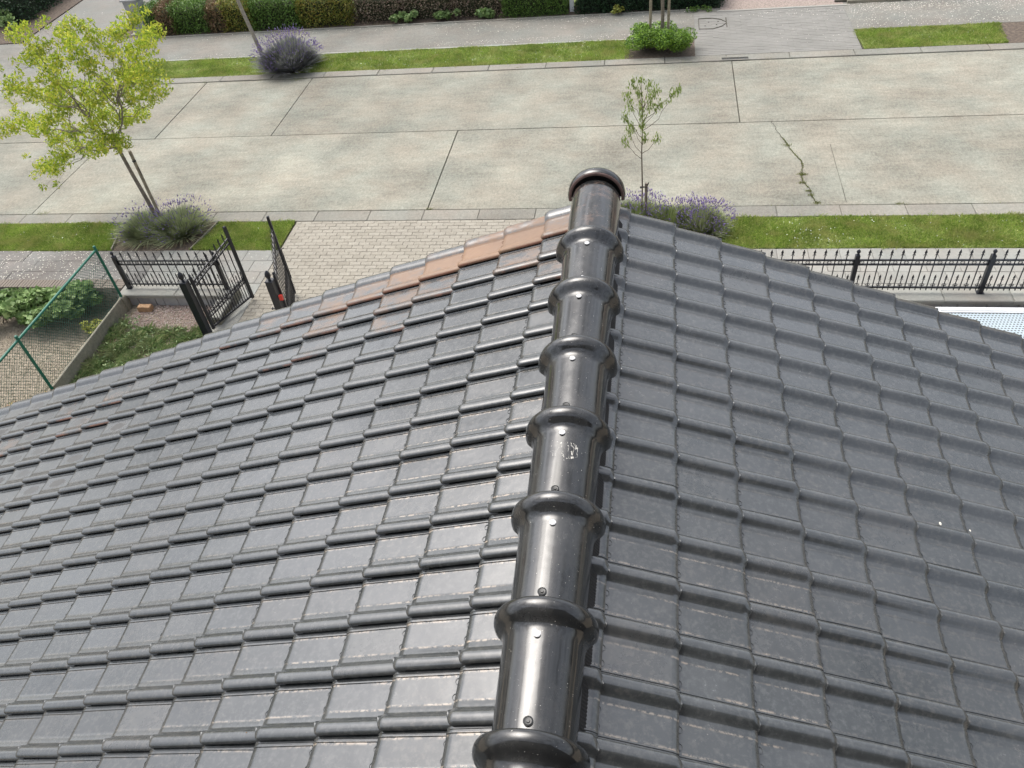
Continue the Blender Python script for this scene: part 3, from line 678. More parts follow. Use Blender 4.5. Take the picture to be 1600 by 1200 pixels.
# ---- ridge tiles
WR, YC = .3949, 3.218
def arch(mb, stations, n=28, thick=.011, a0=-8, a1=188):
    """stations: (y, R, zc) outer radius along the ridge; closed shell"""
    o = len(mb.v); rows = []
    st = list(stations)+[(y, R-thick, zc) for y, R, zc in reversed(stations)]
    for y, R, zc in st:
        for k in range(n+1):
            a = R_(a0+(a1-a0)*k/n); mb.v.append((R*math.cos(a), y, zc+R*math.sin(a)*1.0))
    m_ = len(st)
    for i in range(m_):
        i2 = (i+1) % m_
        for k in range(n):
            mb.f.append((o+i*(n+1)+k, o+i*(n+1)+k+1, o+i2*(n+1)+k+1, o+i2*(n+1)+k))
    for e in (0, n): mb.f.append(tuple(o+i*(n+1)+e for i in range(m_)) if e == 0 else tuple(o+i*(n+1)+e for i in range(m_))[::-1])
def ridge_mesh(mat):
    mb = MB(); zc = .03; st = []
    # collar at far end (local y = 0), body runs to -WR-.03 (under the next collar)
    for y, R in ((.012, .150), (.010, .158), (.004, .1615), (-.006, .1635), (-.018, .1625), (-.030, .158), (-.040, .150), (-.048, .141), (-.056, .134), (-.064, .1295), (-.074, .127), (-.09, .126),
                 (-.2, .1235), (-.33, .121), (-WR-.035, .119)): st.append((y, R, zc))
    arch(mb, st, 36)
    import bmesh
    me = mb.mesh('ridge_tile', mat, True, 50); b = bmesh.new(); b.from_mesh(me); bmesh.ops.recalc_face_normals(b, faces=b.faces); b.to_mesh(me); b.free(); me.set_sharp_from_angle(angle=R_(50)); return me
rm = ridge_mesh(mat_ridge); rms = rm.copy(); rms.materials[0] = mat_ridge_scr
screw = MB().lathe([(.011, 0), (.011, .002), (.0085, .0045), (.003, .006)], 14).mesh('ridge_screw', mat_screw, True)
washer = MB().lathe([(.014, 0), (.0145, .003), (.011, .005), (.010, .0035), (.006, .003), (.005, .006), (.001, .006)], 16).mesh('dark_screw', mat_rubber, True)
for i in range(0, 10):
    y = YC-i*WR
    o = link('ridge_tile', rms if i == 3 else rm, roof, (0, y, RZ)); o.rotation_euler = (random.gauss(0, .004), random.gauss(0, .02), random.gauss(0, .007)); o.location.x += random.gauss(0, .0015)
    if i == 3: o['label'] = 'ridge tile with white scratch marks'
    link('ridge_screw', screw, roof, (random.uniform(-.006, .004)-.004, y-.098, RZ+.03+.1285), (0, 0, 0))
    link('dark_screw' if i > 1 else 'ridge_screw', washer if i > 1 else screw, roof, (random.uniform(-.005, .005)-.006, y+.045, RZ+.03+.1215), (0, 0, 0))
# end piece: body, worn end, arched end disc
mb = MB(); arch(mb, [(3.685, .1265, .03), (3.66, .1275, .03), (3.5, .1265, .03), (3.3, .1235, .03), (YC-.035, .119, .03)], 36)
link('ridge_tile', mb.mesh('ridge_end_tile', mat_ridge_worn, True, 50), roof, (0, 0, RZ))['label'] = 'end ridge tile with chipped glaze'
mat_clayrim = simple('clay_rim', (.16, .10, .085), .55, .35, 30, .3)
mb = MB(); arch(mb, [(3.755, .142, .045), (3.750, .148, .045), (3.738, .150, .045), (3.712, .149, .045), (3.705, .145, .045)], 36, .016)
link('ridge_end_cap', mb.mesh('ridge_end_cap', mat_ridge, True, 50), roof, (0, 0, RZ))
mb = MB(); arch(mb, [(3.7045, .1445, .045), (3.700, .142, .045), (3.6985, .136, .045)], 36, .006)
link('clay_rim', mb.mesh('clay_rim', mat_clayrim, True, 50), roof, (0, 0, RZ))
mb = MB(); n = 30; mb.v += [(0, 3.748, .045)]+[(.140*math.cos(R_(-8+196*k/n)), 3.748, .045+.140*math.sin(R_(-8+196*k/n))) for k in range(n+1)]
mb.f += [(0, k+1, k+2) for k in range(n)]; mb.v += [(x_, 3.736, z_) for x_, _, z_ in mb.v[:n+2]]; mb.f += [(n+2, n+2+k+2, n+2+k+1) for k in range(n)]
link('end_disc', mb.mesh('end_disc', mat_black), roof, (0, 0, RZ))
MB().box(-.12, .12, 3.5, 3.72, RZ-.06, RZ+.02).obj('ridge_batten', mat_black, roof)
# pleated black ridge strip on both sides
for sd in (1, -1):
    vs, fs = [], []; n = 700
    for k in range(n+1):
        y = 3.64-k*(4.1/n); zg = .0035 if k % 2 else 0
        for s_, h in ((.085, .055), (.115, .020+zg), (.160, -.014+zg*.7)):
            hh = h-.012
            vs.append((sd*(s_*CA+hh*SA), y, RZ-s_*SA+hh*CA))
    for k in range(n):
        for q in range(2): a = k*3+q; fs.append((a, a+1, a+4, a+3))
    MB().add(vs, fs).obj('ridge_strip', mat_black, roof)
# small things lying on the roof
for (sd, s_, y, r_, m_, nm) in ((1, 2.35, .62, .011, mat_petal, 'bird_dropping'), (1, 1.62, 2.19, .006, mat_petal, 'bird_dropping'), (1, 1.45, 1.02, .006, mat_petal, 'bird_dropping'), (1, 1.76, 2.2, .004, mat_petal, 'bird_dropping')):
    mb = MB(); hh = -HR-.012+.018; o = Vector((sd*(s_*CA+hh*SA), y, RZ-s_*SA+hh*CA))
    mb.lathe([(r_, 0), (r_*.8, r_*.35), (r_*.2, r_*.5)], 9); q = mb.obj(nm, m_, roof); q.location = o; q.rotation_euler = (0, AL*sd, 0); q.scale = (1, 1.5, 1)
mb = MB().add([(0, 0, 0), (.02, .004, .004), (.012, -.012, .002), (.01, 0, .012)], [(0, 2, 1), (0, 1, 3), (1, 2, 3), (2, 0, 3)]); q = mb.obj('tile_chip', mat_timber); q.location = (-1.07, 1.0, RZ-1.07*math.tan(AL)-.016)
tag(q, 'tiny orange chip of tile lying on the left roof slope near the bottom', 'chip')
#INSERT2
# ================================================================= WALLS AND FENCES
def coping(mb, x0, x1, y0, y1, z0, z1): mb.box(x0, x1, y0, y1, z0, z1, .012)
def fence_wall(name, label, x0, x1, step):
    t = thing(name, label, 'wall', (x0, 10.65, 0))
    L = x1-x0; x = 0; k = 0
    MB().box(0, L, -.13, .13, GZ, .185).obj('footing', mat_sleeper, t)
    while x < L-.01:
        e = min(x+step, L); MB().box(x+.003, e-.003, -.20, .19, .187, .255, .012).obj('coping_stone', mat_coping, t); x = e
    x = 0.; rr = random.Random(3)
    st = MB()
    while x < L-.05:   # rough stone face on the garden side
        e = min(x+rr.uniform(.12, .28), L); st.box(x+.006, e-.006, -.155-rr.uniform(0, .012), -.131, -.02, .175, .006); x = e
    st.obj('stone_face', mat_pillar, t, kind='stuff')
    return t
fence_wall('low_wall', 'low stone wall with pale coping under the short iron fence by the gate', -9.28, -7.05, 1.12)
fence_wall('low_wall', 'long low wall with pale coping under the iron fence on the right', 1.8, 9.4, .98)
rw = thing('low_wall', 'short pale low wall turning back behind the open left gate leaf', 'wall', (-7.2, 9.95, 0))
MB().box(-.10, .10, 0, .48, GZ, .13).obj('footing', mat_sleeper, rw); MB().box(-.13, .13, -.02, .49, .133, .19, .012).obj('coping_stone', mat_coping, rw)

def spear(mb, x, y, z0, zt, w=.0095, tip=True, s=1.25):
    mb.tube([(x, y, z0), (x, y, zt-.09*s)], w, 4, True)
    if tip:
        for (a, b) in (((.018*s, -.088*s), (.006*s, -.055*s)),):
            mb.add([(x-.024*s, y, zt-.10*s), (x, y-.007, zt-.075*s), (x+.024*s, y, zt-.10*s), (x, y+.007, zt-.075*s), (x, y, zt-.055*s), (x, y, zt-.085*s)],
                   [(0, 1, 4), (1, 2, 4), (2, 3, 4), (3, 0, 4), (1, 0, 5), (2, 1, 5), (3, 2, 5), (0, 3, 5)])
        mb.add([(x-.017*s, y, zt-.055*s), (x, y-.007, zt-.055*s), (x+.017*s, y, zt-.055*s), (x, y+.007, zt-.055*s), (x, y, zt), (x, y, zt-.078*s)],
               [(0, 1, 4), (1, 2, 4), (2, 3, 4), (3, 0, 4), (1, 0, 5), (2, 1, 5), (3, 2, 5), (0, 3, 5)])
    return mb
def scroll(mb, x, y, z, w=.05, h=.045, m=1):
    P = [(.0, -.45), (.35, -.42), (.5, -.1), (.35, .25), (.1, .2), (.12, -.02)]
    for s in (-1, 1): mb.tube([(x+s*w*(.08+p[0]), y, z+h*p[1]*m) for p in P], .006, 4)
spear_me = spear(MB(), 0, 0, .30, 1.065).mesh('spear_bar', mat_iron)
dog_me = spear(MB(), 0, 0, .30, .60, .008, True, 1.1).mesh('short_spear', mat_iron)
post_mb = MB().box(-.032, .032, -.032, .032, .255, .965, .01)
post_mb.lathe([(.016, 0), (.018, .012), (.012, .02), (.026, .036), (.031, .052), (.026, .070), (.010, .084), (.004, .094)], 12, (0, 0, .965))
post_me = post_mb.mesh('fence_post', mat_iron, True, 40)
plate_me = MB().box(-.055, .055, -.045, .045, .250, .262).box(-.05, .05, -.012, .012, .34, .375).box(-.05, .05, -.012, .012, .77, .86).mesh('mounting_plate', mat_iron)
def iron_fence(label, x0, posts, x1, bay=1.9, nb=12):
    t = thing('iron_fence', label, 'fence', (x0, 10.66, 0))
    L = x1-x0
    for z, h in ((.862, .024), (.782, .024), (.350, .026)): MB().box(0, L, -.012, .012, z-h/2, z+h/2).obj('rail', mat_iron, t)
    for p in posts:
        link('fence_post', post_me, t, (p-x0, 0, 0)); link('mounting_plate', plate_me, t, (p-x0, 0, 0))
    sp = bay/nb; k0 = math.ceil((x0-posts[0])/sp); sc = MB(); x = posts[0]+k0*sp; k = k0
    while x < x1-.01:
        if k % nb: link('spear_bar', spear_me, t, (x-x0, 0, 0))
        if x+sp/2 < x1:
            link('short_spear', dog_me, t, (x-x0+sp/2, 0, 0)); scroll(sc, x-x0+sp/2, 0, .822, .052, .05); scroll(sc, x-x0+sp/2, 0, .395, .052, .055, -1)
        x += sp; k += 1
    sc.obj('scrollwork', mat_iron, t, kind='stuff')
    return t
iron_fence('short black wrought iron fence with spear tips beside the open gate', -9.13, [-9.13, -7.20], -7.20, 1.93, 12)
iron_fence('long black wrought iron fence with spear tips on the wall at the right', 1.85, [3.38-1.9+.004, 3.38, 5.28, 7.18, 9.08], 9.1)

# gate posts and leaves
def gate_post(label, x, y, w, h):
    t = thing('gate_post', label, 'gate post', (x, y, 0))
    MB().box(-w/2, w/2, -w/2, w/2, -.03, h, .008).obj('shaft', mat_iron, t)
    MB().box(-w/2-.006, w/2+.006, -w/2-.006, w/2+.006, h+.001, h+.02, .008).obj('cap_plate', mat_iron, t)
    MB().lathe([(.022, 0), (.026, .01), (.016, .022), (.034, .045), (.046, .075), (.047, .10), (.038, .135), (.020, .165), (.004, .18)], 14, (0, 0, h+.02)).obj('acorn_finial', mat_iron, t, True)
    return t
gp1 = gate_post('thick black gate post with acorn finial left of the open gate', -7.24, 9.68, .12, 1.14)
gp2 = gate_post('thick black gate post with acorn finial and red tag by the right gate leaf', -5.72, 9.68, .12, 1.17)
rx = MB().box(-.028, .028, -.02, .02, -.05, .05, .006).obj('red_reflector', mat_red, gp2); rx.location = (.105, -.03, .86)
hx = MB().tube([(0, 0, 0), (-.07, 0, 0)], .012, 8).tube([(-.07, 0, 0), (-.085, 0, 0)], .022, 8).obj('latch_bolt', mat_iron, gp2); hx.location = (-.06, 0, .60)
def gate_leaf(label, p0, p1, zh, zf, topf, flip=1):
    """leaf between hinge p0 and free end p1; rails rise from hinge to free end"""
    L = math.hypot(p1[0]-p0[0], p1[1]-p0[1]); t = thing('gate_leaf', label, 'gate', (p0[0], p0[1], 0), math.atan2(p1[1]-p0[1], p1[0]-p0[0]))
    zt = lambda u: zh+(zf-zh)*u/L; zm = lambda u: zt(u)*.47-.13
    MB().box(-.022, .022, -.022, .022, .06, zt(0)+.10, .006).obj('stile', mat_iron, t)
    MB().lathe([(.012, 0), (.02, .02), (.024, .035), (.012, .055), (.003, .065)], 10, (0, 0, zt(0)+.10)).obj('ball_finial', mat_iron, t, True)
    MB().box(L-.025, L+.025, -.022, .022, .05, topf, .012).obj('stile', mat_iron, t)
    def rail(z0, z1, h):
        MB().add([(.02, y, z0+s*h) for s in (-1, 1) for y in (-.012, .012)]+[(L-.022, y, z1+s*h) for s in (-1, 1) for y in (-.012, .012)],
                 [(0, 2, 3, 1), (4, 5, 7, 6), (0, 1, 5, 4), (2, 6, 7, 3), (0, 4, 6, 2), (1, 3, 7, 5)]).obj('rail', mat_iron, t)
    rail(zt(0), zt(L), .013); rail(zt(0)-.085, zt(L)-.085, .012); rail(zm(0), zm(L), .012); rail(zm(0)-.07, zm(L)-.07, .010); rail(.10, .10, .016)
    n = max(7, int(round(L/.105))); sc = MB()
    for k in range(1, n):
        u = L*k/n; spear(MB(), u, 0, .10, zt(u)+.185).obj('spear_bar', mat_iron, t)
    for k in range(n):
        u = L*(k+.5)/n; spear(MB(), u, 0, .10, zm(u)+.19, .008, True, 1.).obj('short_spear', mat_iron, t)
        scroll(sc, u, 0, zt(u)-.042, .045, .05); scroll(sc, u, 0, zm(u)+.03, .042, .05, -1); scroll(sc, u, 0, zm(u)-.035, .04, .045)
    sc.obj('scrollwork', mat_iron, t, kind='stuff')
    return t
gl1 = gate_leaf('black wrought iron gate leaf standing open, seen through its bars', (-7.16, 9.78), (-6.78, 10.66), 1.06, 1.33, 1.56)
gl2 = gate_leaf('black wrought iron gate leaf swung open and seen almost edge on', (-5.66, 9.76), (-6.02, 10.80), 1.12, 1.42, 1.66)
bl = MB().tube([(1.0, -.05, .45), (1.0, -.05, 1.05), (1.0, -.10, 1.07)], .009, 6).tube([(1.0, -.022, .5), (1.0, -.06, .5)], .008, 6).tube([(1.0, -.022, .9), (1.0, -.06, .9)], .008, 6).obj('drop_bolt', mat_iron, gl2)
MB().tube([(.75, -.02, 1.2), (.75, -.07, 1.2), (.75, -.09, 1.18)], .007, 6).obj('hook', mat_iron, gl2)

# green chain link fence
gf = thing('chain_link_fence', 'green chain link fence with tubular posts and top rail at the left edge', 'fence', (-9.14, 10.37, 0))
PZ = 1.34
for k in range(4):
    yy = -2.35*k
    MB().tube([(0, yy, .25), (0, yy, PZ)], .024, 12).obj('post', mat_green, gf, True)
    MB().lathe([(.027, 0), (.027, .02), (.018, .034)], 12, (0, yy, PZ)).obj('post_cap', mat_green, gf, True)
MB().tube([(0, .0, PZ-.045), (0, -7.6, PZ-.045)], .021, 12).obj('top_rail', mat_green, gf, True)
wm = MB(); Lm, z0, z1, s = 7.4, .30, PZ-.06, .066
H = z1-z0; k = -int(H/s)-1
while k*s < Lm:
    for sg in (1, -1):
        # diagonal from bottom (start) up
        y_a = k*s if sg > 0 else k*s+H; y_b = y_a+sg*H
        a, b = y_a, y_b; za, zb = z0, z1
        lo, hi = min(a, b), max(a, b)
        if hi < 0 or lo > Lm: continue
        def clampp(y): return (z0+(y-a)/(b-a)*H)
        ya_, yb_ = max(min(a, Lm), 0), max(min(b, Lm), 0)
        if abs(ya_-yb_) < 1e-3: continue
        wm.tube([(.0+.002*sg, -ya_, clampp(ya_)), (.002*sg, -yb_, clampp(yb_))], .0032, 3, False)
    k += 1
wm.obj('wire_mesh', mat_wire, gf, kind='stuff')
for z in (z0+.02, .82, z1): MB().tube([(0.006, 0, z), (0.006, -7.4, z)], .002, 3, False).obj('tension_wire', mat_wire, gf)
cp = thing('concrete_plank_edge', 'weathered concrete plank standing on edge beneath the green chain link fence', 'edging', (-9.14, 10.37, 0))
for k in range(3): MB().box(-.02, .022, -2.35*(k+1)+.03, -2.35*k-.03, GZ-.02, .28, .006).obj('plank', mat_sleeper, cp)
MB().box(-.045, .05, -.05, .05, GZ, .285, .01).obj('end_post', mat_sleeper, cp); MB().box(-.03, .03, .05, .13, GZ, .24, .01).obj('corner_piece', mat_sleeper, cp)

# brown brick garden wall with rowlock top
bw = thing('brick_wall', 'low brown brick garden wall with brick on edge top and rounded end at the left', 'wall', (-9.3, 10.9, 0))
bc = MB()
MB().box(-4.6, -1.0, -.20, .0, GZ-.1, .165).obj('core', mat_joint, bw)
x = -4.6; kk = 0
while x < -.95:
    MB().box(x+.005, x+.058, -.215, .015, .17, .245+random.uniform(-.003, .003), .005).obj('brick', mat_brick, bw) if x > -3.2 else bc.box(x+.005, x+.058, -.215, .015, .17, .245, .005)
    x += .063
z = GZ
row = 0
while z < .15:
    x = -4.6-(.11 if row % 2 else 0)
    while x < -.02:
        a, b = max(x, -4.6), min(x+.21, .02); yf = -.212 if b < -.93 else -.252
        if b-a > .05: bc.box(a+.005, b-.005, yf-random.uniform(0, .003), yf+.03, z+.005, z+.06, .004)
        x += .22
    z += .065; row += 1
bc.obj('brick_courses', mat_brick, bw, kind='stuff')
MB().box(-1.0, .03, -.24, .03, GZ-.1, .178).obj('pier_core', mat_joint, bw)
# rounded end: radial bricks, then flat stretchers on top of the pier
for k in range(12):
    a0, a1 = R_(95+k*15.), R_(95+k*15.+13.); c0 = (-.86, -.11); r0, r1 = .045, .135
    vs = [(c0[0]+r*math.cos(a), c0[1]+r*math.sin(a), z) for z in (.18, .262) for r, a in ((r0, a0), (r1, a0), (r1, a1), (r0, a1))]
    MB().add(vs, [(3, 2, 1, 0), (4, 5, 6, 7), (0, 1, 5, 4), (1, 2, 6, 5), (2, 3, 7, 6), (3, 0, 4, 7)]).obj('brick', mat_brick, bw)
for j in range(4):
    x = -.84
    while x < .0:
        e = min(x+.21, .02); MB().box(x+.004, e-.004, -.245+j*.068, -.183+j*.068, .18, .26+random.uniform(-.003, .003), .005).obj('brick', mat_brick, bw); x += .214
# timber block at the corner
tb = thing('timber_block', 'short brown timber block lying in the corner by the low wall', 'wood block', (-8.72, 10.33, .0))
MB().box(-.15, .10, -.055, .055, 0, .11, .006).obj('block', mat_timber, tb)

# white framed perforated metal panel on the right
wp = thing('perforated_panel', 'white framed perforated metal panel lying just inside the right garden wall', 'metal panel', (4.55, 10.22, .26))
MB().box(0, 3.2, -.035, .045, -.03, .03, .01).obj('frame_bar', mat_white, wp)
MB().box(.0, .06, -1.6, -.037, -.03, .03, .01).obj('frame_bar', mat_white, wp)
MB().box(.062, 3.2, -.060, -.037, -.02, .012, .004).obj('inner_trim', mat_white, wp)
gm = MB(); s = .048
mat_panel = simple('panel_metal', (.42, .50, .54), .4, .08, 20)
for j in range(31):
    y = -.07-j*s
    for i in range(64):
        x0 = .07+i*s+(s/2 if j % 2 else 0); rhole = .0155
        P = [(x0+rhole*math.cos(q*math.pi/3+.5), y+rhole*.8*math.sin(q*math.pi/3+.5), -.0055) for q in range(6)]
        gm.add(P, [(0, 1, 2, 3, 4, 5)])
MB().box(.062, 3.2, -1.6, -.062, -.012, -.006).obj('sheet', mat_panel, wp)
gm.obj('perforations', mat_facade, wp, kind='stuff')
for k in range(3): MB().box(.02+k*1.4, .07+k*1.4, -1.5, -1.45, -.51, -.031).obj('leg', mat_white, wp)
for k in range(3): MB().box(.02+k*1.4, .07+k*1.4, -.02, .03, -.51, -.031).obj('leg', mat_white, wp)
MB().box(1.5, 9.4, 3.75, 10.4, -.06, -.012).obj('yard', mat_pave_old); tag(bpy.data.objects['yard'], kind='structure')

# ================================================================= GARDEN ON THE LEFT
gd = MB().box(-9.12, -6.9, 3.75, 10.5, -.06, -.012).obj('garden_bed', mat_drysoil); tag(gd, kind='structure')
def stones(name, n, fx, label, mat=mat_gravel, s=(.008, .02), z=0.):
    mb = MB()
    for _ in range(n):
        x, y = fx(); r = random.uniform(*s); a = random.uniform(0, 3.14); h = r*random.uniform(.5, .9)
        vs = [(x+r*math.cos(a+q*1.5708)*(1 if q % 2 else .7), y+r*math.sin(a+q*1.5708)*(1 if q % 2 else .7), z) for q in range(4)]+[(x+random.uniform(-.3, .3)*r, y+random.uniform(-.3, .3)*r, z+h)]
        mb.add(vs, [(0, 1, 4), (1, 2, 4), (2, 3, 4), (3, 0, 4)])
    return tag(mb.obj(name, mat, kind='stuff'), label, 'gravel')
stones('gravel', 5200, lambda: (random.uniform(-8.95, -7.3), random.uniform(9.3, 10.48)), 'pinkish gravel in the corner between the plank edge and the open gate')
mat_clod = stone_mat('clods', [(.22, .19, .14), (.30, .27, .20), (.36, .32, .25)])
stones('soil_clods', 6500, lambda: (random.uniform(-12.6, -9.2), random.uniform(7.0, 10.1)), 'crumbly dry soil in the neighbouring bed behind the chain link fence', mat_clod, (.008, .028), GZ)
def scatter(n, x0, x1, y0, y1, cond=None, z=-.012):
    X = RNG.uniform(x0, x1, n); Y = RNG.uniform(y0, y1, n)
    if cond is not None: k = cond(X, Y); X, Y = X[k], Y[k]
    return np.stack([X, Y, np.full(len(X), z)], 1)
wv = lambda X, Y: (np.sin(X*3.3+Y*2)*.25+np.sin(Y*5-X*2)*.2)
B = scatter(52000, -9.1, -7.2, 7.6, 10.35, lambda X, Y: (Y < 9.85+(-8.3-X)*.28+wv(X, Y)*.5) & (RNG.uniform(0, 1, len(X)) < .75+.5*np.sin(X*7+Y*3)*np.sin(Y*6)))
wg = link('weeds', blades('weeds', B, RNG.uniform(.02, .09, len(B))*(1.2+.9*np.sin(B[:, 0]*9+B[:, 1]*4)*np.sin(B[:, 1]*11-B[:, 0]*3)), G_WEED, 1.5, .011), kind='stuff'); tag(wg, 'rough dark green weedy grass between the concrete plank edge and the roof', 'weeds')
B2 = np.concatenate([scatter(40, -9.05, -8.9, 8.6, 10.2), scatter(60, -8.9, -7.6, 8.4, 9.8)])
ds = link('dry_grass', blades('dry_grass', B2, RNG.uniform(.05, .13, len(B2)), G_STRAW, 1.4, .005), kind='stuff'); tag(ds, 'a few pale dry grass stalks lying in the weedy patch', 'dry grass')
B3 = scatter(2600, -9.08, -7.3, 7.7, 10.1, lambda X, Y: (Y < 9.95+(-8.3-X)*.28) & (np.sin(X*6+2)*np.sin(Y*7+X) > -.1)); B3[:, 2] = RNG.uniform(.03, .11, len(B3))
wl = link('broad_weeds', leaves('broad_weeds', B3, .05, leafmat('weed_leaves', [(.13, .21, .09), (.22, .31, .13), (.33, .40, .20)], .6, .2), None, 1.2, .5, .1), kind='stuff'); tag(wl, 'small broad leaved weeds creeping through the rough grassy patch by the gate', 'weeds')
# ---- generic plants
def blob(c, r, n, shell=.55):
    d = RNG.normal(size=(n, 3)); d /= np.linalg.norm(d, axis=1, keepdims=True); rr = (shell+(1-shell)*RNG.uniform(0, 1, n)**.6)
    P = np.array(c)+d*np.array(r)*rr[:, None]
    return P
def plant(name, label, cat, loc, clumps, mat, size, group=None, stems=8, stem_mat=mat_twig, h=.4, up=.8, aspect=.6, droop=None, part='foliage', fold=.12):
    t = thing(name, label, cat, loc, 0, group)
    C = np.concatenate([blob(c, r, n) for c, r, n in clumps]); C[:, 2] = np.maximum(C[:, 2], .01)
    link(part, leaves(part, C, size, mat, droop, up, aspect, fold), t)
    mb = MB()
    for k in range(stems):
        c = random.choice(clumps)[0]; mb.tube([(c[0]*.4+random.uniform(-.05, .05), c[1]*.4+random.uniform(-.05, .05), -.02), (c[0]*.8, c[1]*.8, c[2]*.6), (c[0]+random.uniform(-.1, .1), c[1]+random.uniform(-.1, .1), c[2]+random.uniform(0, .1))], [.008, .006, .003], 4)
    mb.obj('stems', stem_mat, t)
    return t
gcl = lambda n, sx, sy, h, r, m: [((random.uniform(-sx, sx), random.uniform(-sy, sy), random.uniform(.5, 1)*h), (r, r, r*.75), m) for _ in range(n)]
for i, (x, y, sx, lab) in enumerate(((-11.9, 10.22, .5, 'leafy green garden plant before the brick wall, nearest the left edge'),
                                     (-11.0, 10.25, .42, 'leafy green garden plant before the brick wall, left of the fence rail'),
                                     (-10.25, 10.32, .36, 'leafy green garden plant before the brick wall, seen through the wire mesh'))):
    plant('garden_plant', lab, 'plant', (x, y, GZ), gcl(20, sx, .32, .55, .18, 95), G_GER, .11, 'leafy plants along the brick wall', 14, mat_twig, .4, 1.2, .85, None, 'leaves', .1)
plant('yellow_plant', 'yellow leaved low plant behind the mesh near the concrete plank corner', 'plant', (-9.62, 9.98, GZ), gcl(8, .26, .13, .20, .10, 38), G_YELPL, .06, None, 6, mat_twig, .2, 1.3, .9, None, 'leaves')
plant('yellow_plant', 'small yellow green plant against the plank edge, lower down by the roof', 'plant', (-9.28, 8.75, GZ), gcl(3, .07, .14, .2, .07, 30), G_YELPL, .05, None, 4, mat_twig, .2, 1.3, .9, None, 'leaves')
plant('pink_flower_plant', 'low plant with pinkish dry flower heads behind the mesh beside the roof edge', 'plant', (-9.75, 8.0, GZ), gcl(9, .35, .28, .13, .12, 40), leafmat('pink_heads', [(.5, .22, .16), (.55, .4, .2), (.3, .3, .1)], .7, .2), .035, None, 6, mat_twig, .1, 1., .8)

# ---- lavender
def lavender(label, loc, r, h, fol, nst, nfl, flow_side=(0, 0), straw=0, squash=1., sw=.012, fw=.009):
    t = thing('lavender_bush', label, 'lavender', loc)
    def curve(n, h0, h1, spread, wd, mat, nm, tip=False):
        th = RNG.uniform(0, 2*np.pi, n); q = np.sqrt(RNG.uniform(0, 1, n)); d = np.stack([np.cos(th), np.sin(th)*squash], 1)
        base = d*q[:, None]*r*.42; top = d*(q*r*spread)[:, None] + RNG.normal(0, .03, (n, 2)) + np.array(flow_side)*(.5 if tip else 0)
        hh = RNG.uniform(h0, h1, n)*np.sqrt(np.maximum(0.10, 1-.78*q**2))*(1+.14*np.sin(3*th+loc[0])+.1*np.sin(5*th+2))
        mid = base*.45+top*.55; pr = np.stack([-np.sin(th+RNG.normal(0, .8, n)), np.cos(th), np.zeros(n)], 1)*wd/2
        A = np.concatenate([base, np.zeros((n, 1))], 1); Mi = np.concatenate([mid, (hh*.62)[:, None]], 1); T = np.concatenate([top, hh[:, None]], 1)
        V = np.stack([A-pr, A+pr, Mi+pr, Mi-pr, T], 1).reshape(-1, 3); i = np.arange(n)[:, None]*5
        F = np.concatenate([i, i+1, i+2, i, i+2, i+3, i+3, i+2, i+4], 1).ravel()
        link(nm, npmesh(nm, V, F, mat, 3), t); return T, (T-Mi)
    curve(int(nst*.75), h*.55, h*1.0, 1.0, sw, fol, 'foliage'); curve(int(nst*.25), h*.35, h*.9, 1.3, sw*.8, fol, 'outer_foliage')
    if straw: curve(straw, h*.15, h*.45, 1.25, .007, G_STRAW, 'dry_stems')
    T, D = curve(nfl, h*.85, h*1.28, 1.12, .004, G_LAV, 'flower_stalks', True)
    D /= np.linalg.norm(D, axis=1, keepdims=True); n = len(T); P1 = np.cross(D, [0, 0, 1.]); P1 /= np.linalg.norm(P1, axis=1, keepdims=True)+1e-9; P2 = np.cross(D, P1)
    L = RNG.uniform(.03, .07, n)[:, None]*fw/.009; wd = fw
    V = np.stack([T-D*L*.4, T+P1*wd, T+P2*wd, T-P1*wd, T-P2*wd, T+D*L*.7], 1).reshape(-1, 3); i = np.arange(n)[:, None]*6
    F = np.concatenate([np.concatenate([i, i+a, i+b], 1) for a, b in ((2, 1), (3, 2), (4, 3), (1, 4))]+[np.concatenate([i+5, i+a, i+b], 1) for a, b in ((1, 2), (2, 3), (3, 4), (4, 1))], 1).ravel()
    link('flowers', npmesh('flowers', V, F, G_PURP, 3), t, kind='stuff'); return t
lavender('green lavender bush with a purple flower tuft right of the bright tree trunk', (-9.22, 12.86, .0), .66, .50, G_LAV, 3360, 330, (.05, .12), 420)
lavender('straggly grey green lavender bush round the foot of the bright tree', (-9.98, 12.82, .0), .62, .44, G_LAV, 2880, 170, (-.05, .12), 420)
lavender('large rounded grey purple lavender bush across the road at the leaning trunk', (-9.66, 20.95, .0), .88, .78, G_LAVD, 6000, 620, (0, 0), 0, 1., .024, .011)
lavender('lavender bush behind the roof ridge round the foot of the thin sapling', (.02, 12.95, .0), .55, .50, G_LAVG, 3120, 420, (0, .08), 60)
lavender('green lavender bush behind the roof, between two more purple ones', (.62, 12.85, .0), .52, .48, G_LAVG, 3120, 200, (0, .05), 60)
lavender('grey lavender bush with dense purple tips at the start of the right grass strip', (1.18, 12.8, .0), .50, .48, G_LAV, 3120, 520, (.04, .06), 30)

